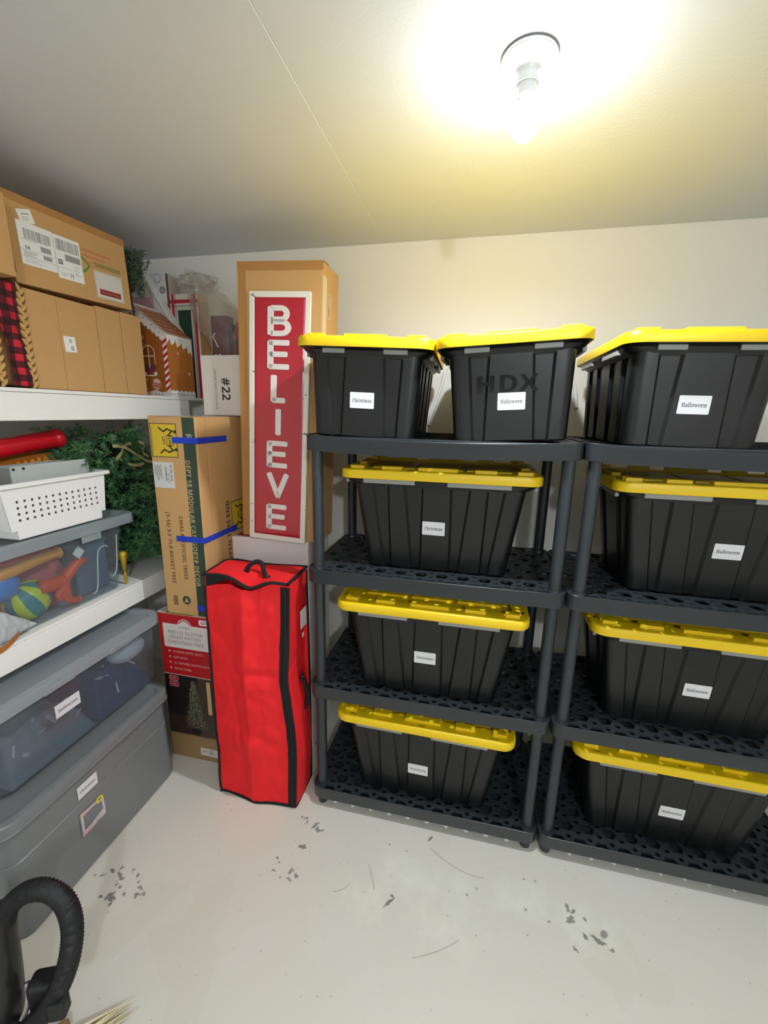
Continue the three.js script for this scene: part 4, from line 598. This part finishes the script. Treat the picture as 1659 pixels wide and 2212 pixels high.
{ // what shows through it
  const O = [-.955, .446, .25], dark = std({ color: 0x1e2a4a, roughness: .9 });
  const cloth = (n, l, c, x0, x1, z0, z1, hgt, seed, y = 0) => solo(n, l, 'cloth', (() => { const f = (u, v) => { const e = Math.min(1, 6 * Math.min(u, 1 - u, v, 1 - v)); return [O[0] + x0 + (x1 - x0) * u, O[1] + y + .004 + e * (hgt + .03 * noise(u * 3 + seed, v * 3, seed) + .012 * noise(u * 9, v * 9 + seed, 2)), O[2] + z0 + (z1 - z0) * v]; }; return [grid(f, 40, 50), box(x1 - x0 - .01, .004, z1 - z0 - .01, O[0] + (x0 + x1) / 2, O[1] + y + .003, O[2] + (z0 + z1) / 2)]; })(), std({ color: c, roughness: .9 }));
  cloth('folded_cloth', 'dark blue folded cloth inside the smoky Halloween tote', 0x2f3c6a, -.17, .18, -.29, -.02, .16, 3);
  cloth('folded_cloth', 'grey folded cloth inside the smoky Halloween tote, nearer the left edge', 0x7d868a, -.17, .18, .0, .31, .13, 8);
  solo('white_globe', 'round white globe decoration inside the smoky tote', 'decoration', new THREE.SphereGeometry(.06, 40, 28).scale(.95, .8, 1.4).translate(O[0] + .128, O[1] + .185, O[2] - .225), M.white);
  const r = rng(5), bits = []; for (let i = 0; i < 12; i++) bits.push(rbox(.006 + .015 * r(), .003, .015 + .03 * r(), .001).rotateX(r() * 3).rotateY(r() * 3).translate(O[0] + .168 + .008 * r(), O[1] + .04 + .17 * r(), O[2] - .2 + .48 * r()));
  const b = solo('paper_decorations', 'small pale paper decorations loose inside the smoky tote', 'decorations', bits, std({ color: 0xc9cccb, roughness: .7 })); b.userData.kind = 'stuff';
}
{ // clear toy bin on the middle shelf
  const t = thing('storage_bin', 'clear plastic storage bin with bright toys inside on the middle shelf', 'storage bin', [-1.07, .8825, .24]);
  const g = binGeos([.198, .333], [.19, .292], .288, [.222, .384], .277, .042, .035);
  const m = phys({ color: 0xd2dce2, transmission: .9, thickness: 0, roughness: .10, ior: 1.4 }), m2 = phys({ color: 0xc4d2d6, transmission: .6, thickness: 0, roughness: .35 });
  part('tub', g.tub, m, t); part('lid', g.lid, m2, t, 'milky clear lid');
  const rib = phys({ color: 0xd8dee2, transmission: .5, thickness: 0, roughness: .3 }), X = .1975;
  part('moulded_rib', tube([[X - .006, .03, -.145], [X - .006, .026, -.155], [X - .005, .04, -.168], [X, .19, -.19], [X + .001, .205, -.2], [X + .001, .208, -.225], [X + .001, .2, -.235]], .0024, 40, 6), rib, t);
  part('moulded_rib', tube([[X - .004, .07, -.242], [X - .004, .066, -.252], [X - .003, .08, -.265], [X + .002, .24, -.285]], .0024, 30, 6), rib, t);
  part('latch', [rbox(.006, .05, .085, .004, .216, .275, -.155)], m2, t);
}
{ // toys inside the bin
  const B = .8865;
  const limb = (pts, r0, r1) => { const c = new THREE.CatmullRomCurve3(pts.map((p) => new THREE.Vector3(...p))), n = 26, k = 14, fr = c.computeFrenetFrames(n, false), rows = []; for (let i = 0; i <= n; i++) { const p = c.getPointAt(i / n), R0 = THREE.MathUtils.lerp(r0, r1, i / n); rows.push(Array.from({ length: k }, (_, j) => { const a = 2 * Math.PI * j / k; return p.clone().addScaledVector(fr.normals[i], R0 * Math.cos(a)).addScaledVector(fr.binormals[i], R0 * Math.sin(a)).toArray(); })); } return loft(rows, true, true, 2); };
  const or = phys({ color: 0xf0511c, roughness: .4 }), x = -.905;
  solo('toy_figure', 'orange rubber toy with splayed limbs inside the clear bin', 'toy', [limb([[x, 1.005, .18], [x, 1.0, .22], [x, 1.008, .27]], .022, .026), limb([[x, 1.0, .185], [x, 1.03, .145], [x, 1.05, .115], [x, 1.052, .1]], .021, .017), limb([[x, 1.05, .108], [x, 1.047, .08]], .011, .007), limb([[x, 1.01, .185], [x, .97, .183], [x, .935, .18], [x, .915, .165], [x, .9035, .14]], .024, .012), limb([[x, .97, .19], [x, .95, .21], [x, .93, .2]], .016, .009), new THREE.TorusGeometry(.009, .005, 10, 20).rotateY(Math.PI / 2).translate(x, .9035, .133)], or);
  solo('striped_ball', 'teal and lime striped toy ball inside the clear bin', 'ball', new THREE.SphereGeometry(.072, 40, 30).scale(.9, 1, 1.05).rotateX(.5).translate(-.955, B + .073, .285), std({ map: canvasTex(256, 64, (g, w, h) => { g.fillStyle = '#2f8d8f'; g.fillRect(0, 0, w, h); g.fillStyle = '#d3e022'; for (let i = 0; i < 6; i++) g.fillRect(i * w / 6, 0, w / 13, h); }), roughness: .35 }));
  solo('blue_ball', 'bright blue toy ball inside the clear bin', 'ball', new THREE.SphereGeometry(.062, 36, 26).scale(.9, .95, 1.1).translate(-.96, 1.045, .37), phys({ color: 0x2f8ede, roughness: .35 }));
  solo('toy_tube', 'yellow orange toy tube lying across the top of the clear bin', 'toy', [limb([[-.93, 1.105, .16], [-.925, 1.103, .24], [-.92, 1.095, .33], [-.93, 1.085, .42]], .017, .02), new THREE.TorusGeometry(.019, .004, 8, 20).translate(-.93, 1.105, .165)], phys({ color: 0xf2a23a, roughness: .35 }));
  solo('folded_cloth', 'pink red cloth bundle inside the clear bin behind the yellow tube', 'cloth', [grid((u, v) => [-1.16 + .18 * u, B + .004 + Math.min(1, 7 * Math.min(u, 1 - u, v, 1 - v)) * (.225 + .02 * noise(u * 4, v * 5, 3)), .06 + .44 * v], 24, 40), box(.17, .004, .42, -1.07, B + .003, .28)], std({ color: 0xe0706a, roughness: .9 }));
  solo('storage_case', 'slate blue plastic case inside the right end of the clear bin', 'case', [rbox(.22, .2, .15, .012, -1.05, B + .101, .02), rbox(.225, .02, .155, .005, -1.05, B + .21, .02)], phys({ color: 0x5b6f88, roughness: .5 }));
  solo('paper_tag', 'square white paper tag tilted inside the clear bin', 'tag', new THREE.BoxGeometry(.001, .036, .036).rotateX(.72).translate(-.885, 1.094, .122), M.paper);
}
{ // plastic wrap bag and tan strap at the frame edge
  const f = (u, v) => { const a = u * Math.PI * 2, z = .47 - .125 * v + .0 * u; const rr = (1 - v) * .062 + .004; return [-.852 + .016 * Math.cos(a) * (1 - v * .6) + .004 * noise(u * 7, v * 9, 3), .963 - .05 * v + rr * Math.sin(a) * (1 + .2 * noise(u * 4, v * 5, 1)), z]; };
  solo('plastic_wrap', 'crumpled translucent plastic bag hanging at the left edge of the middle shelf', 'plastic bag', [grid(f, 48, 30)], phys({ color: 0xd3d6da, transmission: .35, thickness: 0, roughness: .35 }));
  solo('strap', 'tan leather strap hanging over the left end of the middle shelf edge', 'strap', grid((u, v) => { const p = new THREE.CatmullRomCurve3([[-.846, .912, .40], [-.842, .903, .415], [-.841, .89, .44], [-.842, .883, .47], [-.844, .882, .52]].map((q) => new THREE.Vector3(...q))).getPointAt(u); return [p.x + .001 * v, p.y + (v - .5) * .022, p.z - (v - .5) * .008]; }, 24, 3), std({ color: 0xa8692c, roughness: .6, side: THREE.DoubleSide }));
}
{ // white basket with square holes
  const t = thing('plastic_basket', 'white plastic basket with rows of square holes on top of the clear bin', 'basket', [-.99, 1.2085, .178]);
  const h = .186, wx = .128, tr = (y) => .176 + .02 * (y / h);
  const wall = (holes) => { const s = new THREE.Shape(); s.moveTo(-.160, .004); s.lineTo(.160, .004); s.lineTo(.162, .028); s.lineTo(tr(.03), .03); s.lineTo(tr(h), h); s.lineTo(-tr(h), h); s.lineTo(-tr(.03), .03); s.lineTo(-.162, .028); s.closePath(); if (holes) for (let i = 0; i < 13; i++) for (let j = 0; j < 4; j++) { const cx = (i - 6) * .0246, cy = .064 + j * .0205, q = .0042, p = new THREE.Path(); p.moveTo(cx - q, cy - q); p.lineTo(cx + q, cy - q); p.lineTo(cx + q, cy + q); p.lineTo(cx - q, cy + q); p.closePath(); s.holes.push(p); } return new THREE.ExtrudeGeometry(s, { depth: .0025, bevelEnabled: false }); };
  part('front_wall', wall(true).rotateY(Math.PI / 2).translate(wx - .0025, 0, 0), M.white, t); part('back_wall', wall(true).rotateY(Math.PI / 2).translate(-wx, 0, 0), M.white, t);
  for (const s of [-1, 1]) part('end_wall', [grid((u, v) => [-wx + 2 * wx * u, .03 + v * (h - .03), s * tr(.03 + v * (h - .03))], 2, 2), grid((u, v) => [-wx + 2 * wx * u, .004 + v * .026, s * .160], 1, 1), box(2 * wx, .002, .016, 0, .029, s * .169)], M.white, t);
  part('bottom', box(2 * wx - .002, .003, .32, 0, .0018, 0), M.white, t);
  part('rim', loft([roundRing(wx + .006, tr(h) + .02, .014, h - .014, 5), roundRing(wx + .010, tr(h) + .024, .014, h - .013, 5), roundRing(wx + .010, tr(h) + .024, .014, h - .001, 5), roundRing(wx + .008, tr(h) + .022, .014, h + .001, 5), roundRing(wx - .006, tr(h) - .003, .01, h + .001, 5), roundRing(wx - .006, tr(h) - .003, .01, h - .02, 5)], false, false, .5), M.white, t);
}
{ // grey sheeted case standing in the basket
  const t = thing('divider_case', 'pale grey plastic sheet case with corner rivets standing in the white basket', 'case', [-.955, 1.2135, .142]);
  part('front_sheet', uvMetres(rbox(.004, .228, .292, .0015, .036, .115, 0), 1), std({ color: 0xb9bfba, roughness: .35, bumpMap: rough, bumpScale: .0012 }), t);
  part('back_sheet', rbox(.004, .226, .292, .0015, -.036, .114, 0), std({ color: 0x9fa5a2, roughness: .4 }), t);
  for (const z of [-.146, .146]) part('end_sheet', rbox(.07, .22, .003, .001, 0, .112, z), std({ color: 0x8c9290, roughness: .4 }), t);
  for (const z of [-.137, .105, .138]) part('rivet', new THREE.CylinderGeometry(.0042, .0042, .004, 16).rotateZ(Math.PI / 2).translate(.039, .219, z), std({ color: 0x2c2d33, roughness: .4 }), t, 'dark rivet');
}
{ // red ribbed tube on an orange scalloped tray
  const t = thing('red_tube', 'red ribbed plastic tube with a flared end lying at the back of the middle shelf', 'tube', [-1.02, 1.503, .17]);
  const prof = [[0, .155], [.034, .155], [.037, .152], [.037, .135], [.033, .13]]; for (let i = 0; i < 12; i++) prof.push([.0335, .126 - i * .011], [.0300, .1215 - i * .011]); prof.push([.032, -.02], [.037, -.2], [0, -.2]);
  part('tube', lathe(prof.map(([r, y]) => [r, y]).reverse(), 36).rotateX(-Math.PI / 2), phys({ color: 0xc30b1e, roughness: .35 }), t); t.rotation.x = R(6.5);
  const o = thing('scalloped_tray', 'orange toy tray with a zigzag edge under the red tube', 'tray', [-1.075, 1.2135, .155]);
  const s = new THREE.Shape(); s.moveTo(-.13, 0); s.lineTo(.13, 0); s.lineTo(.13, .222); for (let i = 0; i < 10; i++) { s.lineTo(.13 - (i + .5) * .026, .242 - i * .0032); s.lineTo(.13 - (i + 1) * .026, .224 - i * .0032); } s.closePath();
  part('front', new THREE.ExtrudeGeometry(s, { depth: .006, bevelEnabled: true, bevelSize: .0015, bevelThickness: .0015, bevelSegments: 2 }).rotateY(Math.PI / 2).translate(.03, 0, 0), phys({ color: 0xd9922c, roughness: .5 }), o, 'lighter zigzag rim');
  part('body', rbox(.05, .252, .27, .01, 0, .126, -.005), phys({ color: 0x9c5a12, roughness: .5 }), o);
}
{ // evergreen garland with gold ribbon
  const t = thing('garland', 'bundled green artificial garland with gold ribbons on the middle shelf', 'garland', [-1.06, .8825, -.24]);
  const L = [[], [], []], r = rng(77);
  for (let i = 0; i < 1500; i++) {
    const y = .05 + .61 * r(), up = THREE.MathUtils.smoothstep(y, .37, .46), a = r() * Math.PI * 2, q = Math.sqrt(.45 + .55 * r()), lump = 1 + .12 * Math.sin(y * 22 + a * 2), end = Math.min(1, .75 + 2.5 * Math.min(y, .68 - y));
    const x = .15 * Math.cos(a) * q * lump * end, z = -.045 + .10 * up + (.135 + .10 * up) * Math.sin(a) * q * lump * end;
    L[Math.floor(r() * 3)].push([[x, y, z], [x * 6 + r() - .5, y < .1 ? r() * .6 : r() - .6, (z + .03) * 5 + r() - .5], .05 + .03 * r()]);
  }
  L.forEach((l, i) => { part('needles', sprigs(l, 80 + i, 44, .026, .0011), GREENS[i], t).userData.kind = 'stuff'; });
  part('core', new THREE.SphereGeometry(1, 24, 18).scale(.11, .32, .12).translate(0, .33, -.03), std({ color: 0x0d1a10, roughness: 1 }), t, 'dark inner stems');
  const gold = std({ color: 0xb9a877, roughness: .4, metalness: .35, side: THREE.DoubleSide });
  for (const pts of [[[.19, .605, .16], [.2, .6, .12], [.205, .565, .06], [.2, .53, .0], [.205, .52, -.03]], [[.19, .55, .15], [.2, .575, .13], [.19, .6, .1], [.195, .61, .07], [.2, .59, .07]], [[.2, .525, .1], [.205, .515, .06], [.205, .52, .02]], [[.19, .615, .02], [.2, .6, .0], [.195, .57, .01], [.2, .545, -.02]]]) { const c = new THREE.CatmullRomCurve3(pts.map((p) => new THREE.Vector3(...p))); part('ribbon', grid((u, v) => { const p = c.getPointAt(u); return [p.x + .003 * v, p.y + (v - .5) * .014, p.z + (v - .5) * .006]; }, 30, 2), gold, t, 'gold ribbon'); }
}
solo('gold_cone', 'small gold glitter cone ornament between the clear bin and the garland', 'ornament', [lathe([[0, 0], [.006, .002], [.014, .05], [.018, .075], [.017, .085], [.008, .092], [0, .093]], 20).translate(0, 0, 0), lathe([[.0, -.06], [.006, -.058], [.007, -.01], [0, .002]], 14)].map((g) => g.translate(-.885, .944, -.078)), std({ color: 0xc9a93a, metalness: .7, roughness: .35, bumpMap: rough, bumpScale: .001 }));
{ // clear bag with presents, behind the numbered box
  const t = thing('plastic_gift_bag', 'clear plastic bag with a gathered top on the white #22 box', 'plastic bag', [-.67, 1.879, -.655]);
  const film = phys({ color: 0xf4f2ee, transmission: .88, thickness: 0, roughness: .09, ior: 1.45 });
  const f = (u, v) => { const a = u * Math.PI * 2, q = v < .8 ? Math.sin(Math.PI * (.12 + .62 * v / .8)) : .62 - .45 * (v - .8) / .2, k = 1 + .09 * noise(Math.cos(a) * 2, Math.sin(a) * 2 + v * 7, 3) + .05 * noise(Math.cos(a) * 7, Math.sin(a) * 7, v * 14); const lean = -.17 * v * v; return [lean + .125 * q * k * Math.cos(a), .002 + .40 * v, .082 * q * k * Math.sin(a)]; };
  part('film', grid(f, 90, 70), film, t);
  part('gathered_top', grid((u, v) => { const a = u * Math.PI * 2, q = .018 + .062 * Math.sin(Math.PI * Math.min(1, v * 1.25)) , k = 1 + .5 * noise(Math.cos(a) * 3, Math.sin(a) * 3, v * 6); return [-.14 - .05 * v + q * k * Math.cos(a) * 1.35, .345 + .085 * v + .02 * noise(u * 11, v * 5, 2), .6 * q * k * Math.sin(a)]; }, 70, 26), film, t);
}
{
  const t = thing('gift_box', 'dark red gift box with white lettering seen through the clear bag', 'gift box', [-.70, 1.882, -.66]);
  part('carton', rbox(.09, .21, .06, .003, 0, .105, 0), std({ color: 0x5a0f18, roughness: .6 }), t);
  part('plaid_edge', box(.02, .17, .05, .056, .085, 0), std({ color: 0x241114, roughness: .8 }), t);
  part('lettering', [rbox(.006, .06, .001, .0004, 0, 0, 0).rotateZ(.45).translate(-.025, .09, .0306), rbox(.006, .03, .001, .0004).rotateZ(-.5).translate(-.032, .118, .0306), new THREE.TorusGeometry(.009, .0025, 6, 20).translate(-.028, .018, .0306), new THREE.TorusGeometry(.009, .0025, 6, 20).translate(-.005, .02, .0306)], M.paper, t, 'white letters');
  part('ribbon_tail', [rbox(.02, .10, .003, .001).rotateZ(-.3).translate(.085, .13, .02), rbox(.02, .1, .003, .001).rotateZ(-.05).translate(.07, .05, .02)], std({ color: 0xa01a28, roughness: .7 }), t, 'red ribbon end');
}
// ---------------------------------------------------------------- vacuum hose and broom in the foreground
{
  const t = thing('vacuum_cleaner', 'black vacuum cleaner with a looped hose at the lower left corner', 'vacuum cleaner', [-.45, 0, .85]);
  const blk = phys({ color: 0x141417, roughness: .62 }), o = (p) => [p[0] + .45, p[1], p[2] - .85];
  const path = [[-.49, .36, .81], [-.476, .415, .796], [-.44, .448, .776], [-.396, .452, .762], [-.354, .42, .755], [-.327, .36, .765], [-.315, .30, .793], [-.321, .25, .821], [-.346, .2, .843], [-.372, .17, .866], [-.42, .13, .90]].map(o);
  const c = new THREE.CatmullRomCurve3(path.map((p) => new THREE.Vector3(...p))), n = 300, fr = c.computeFrenetFrames(n, false), rows = [];
  for (let i = 0; i <= n; i++) { const p = c.getPointAt(i / n), rr = .0235 + .0016 * Math.cos(i * Math.PI * 2 / 4); rows.push(Array.from({ length: 20 }, (_, j) => { const a = 2 * Math.PI * j / 20; return p.clone().addScaledVector(fr.normals[i], rr * Math.cos(a)).addScaledVector(fr.binormals[i], rr * Math.sin(a)).toArray(); })); }
  part('hose', loft(rows, true, true, 2), blk, t, 'ribbed black hose');
  part('upright_tube', [limbTube([[-.515, .40, .805], [-.50, .33, .825], [-.475, .24, .85], [-.47, .1, .87]].map(o), .045, .05)], phys({ color: 0x1b1a1a, roughness: .35 }), t);
  part('bracket', [rbox(.07, .09, .05, .012).rotateY(.4).translate(...o([-.375, .205, .815])), rbox(.04, .05, .035, .008).rotateY(.4).translate(...o([-.312, .215, .838]))], blk, t);
  part('base', [rbox(.3, .1, .3, .03, 0, .055, 0).translate(...o([-.55, 0, .98])), rbox(.1, .14, .1, .03).translate(...o([-.43, .1, .89]))], blk, t);
  part('cord_clip', [tube([[-.418, .235, .828], [-.405, .21, .84], [-.4, .19, .852], [-.402, .175, .862]].map(o), .007, 24, 8), new THREE.SphereGeometry(.012, 14, 10).scale(1, .7, 1).translate(...o([-.425, .16, .868]))], phys({ color: 0x9a958c, roughness: .3, metalness: .6 }), t, 'grey metal clip');
}
function limbTube(pts, r0, r1) { const c = new THREE.CatmullRomCurve3(pts.map((p) => new THREE.Vector3(...p))), n = 40, fr = c.computeFrenetFrames(n, false), rows = []; for (let i = 0; i <= n; i++) { const p = c.getPointAt(i / n), q = r0 + (r1 - r0) * i / n; rows.push(Array.from({ length: 24 }, (_, j) => { const a = 2 * Math.PI * j / 24; return p.clone().addScaledVector(fr.normals[i], q * Math.cos(a)).addScaledVector(fr.binormals[i], q * Math.sin(a)).toArray(); })); } return loft(rows, true, true, 2); }
{
  const t = thing('broom', 'pale straw broom head lying on the floor at the bottom edge', 'broom', [-.34, 0, .81]);
  const r = rng(61), s = []; for (let i = 0; i < 13; i++) { const a = (r() - .5) * .5, L = .11 + .06 * r(), x = .10 * (r() - .5); s.push(new THREE.ConeGeometry(.0062, L, 6).rotateX(-Math.PI / 2).translate(0, 0, -L / 2).rotateY(-.75 + a * .5).translate(x * .5, .005 + .012 * r(), x * .4)); }
  part('bristles', s, std({ color: 0xd8cba4, roughness: .7 }), t).userData.kind = 'stuff';
  part('head', rbox(.13, .03, .06, .01).rotateY(-.75 + .0).translate(-.02, .0155, .03), std({ color: 0x8a6a3c, roughness: .6 }), t);
}
renderer.render(scene, camera);
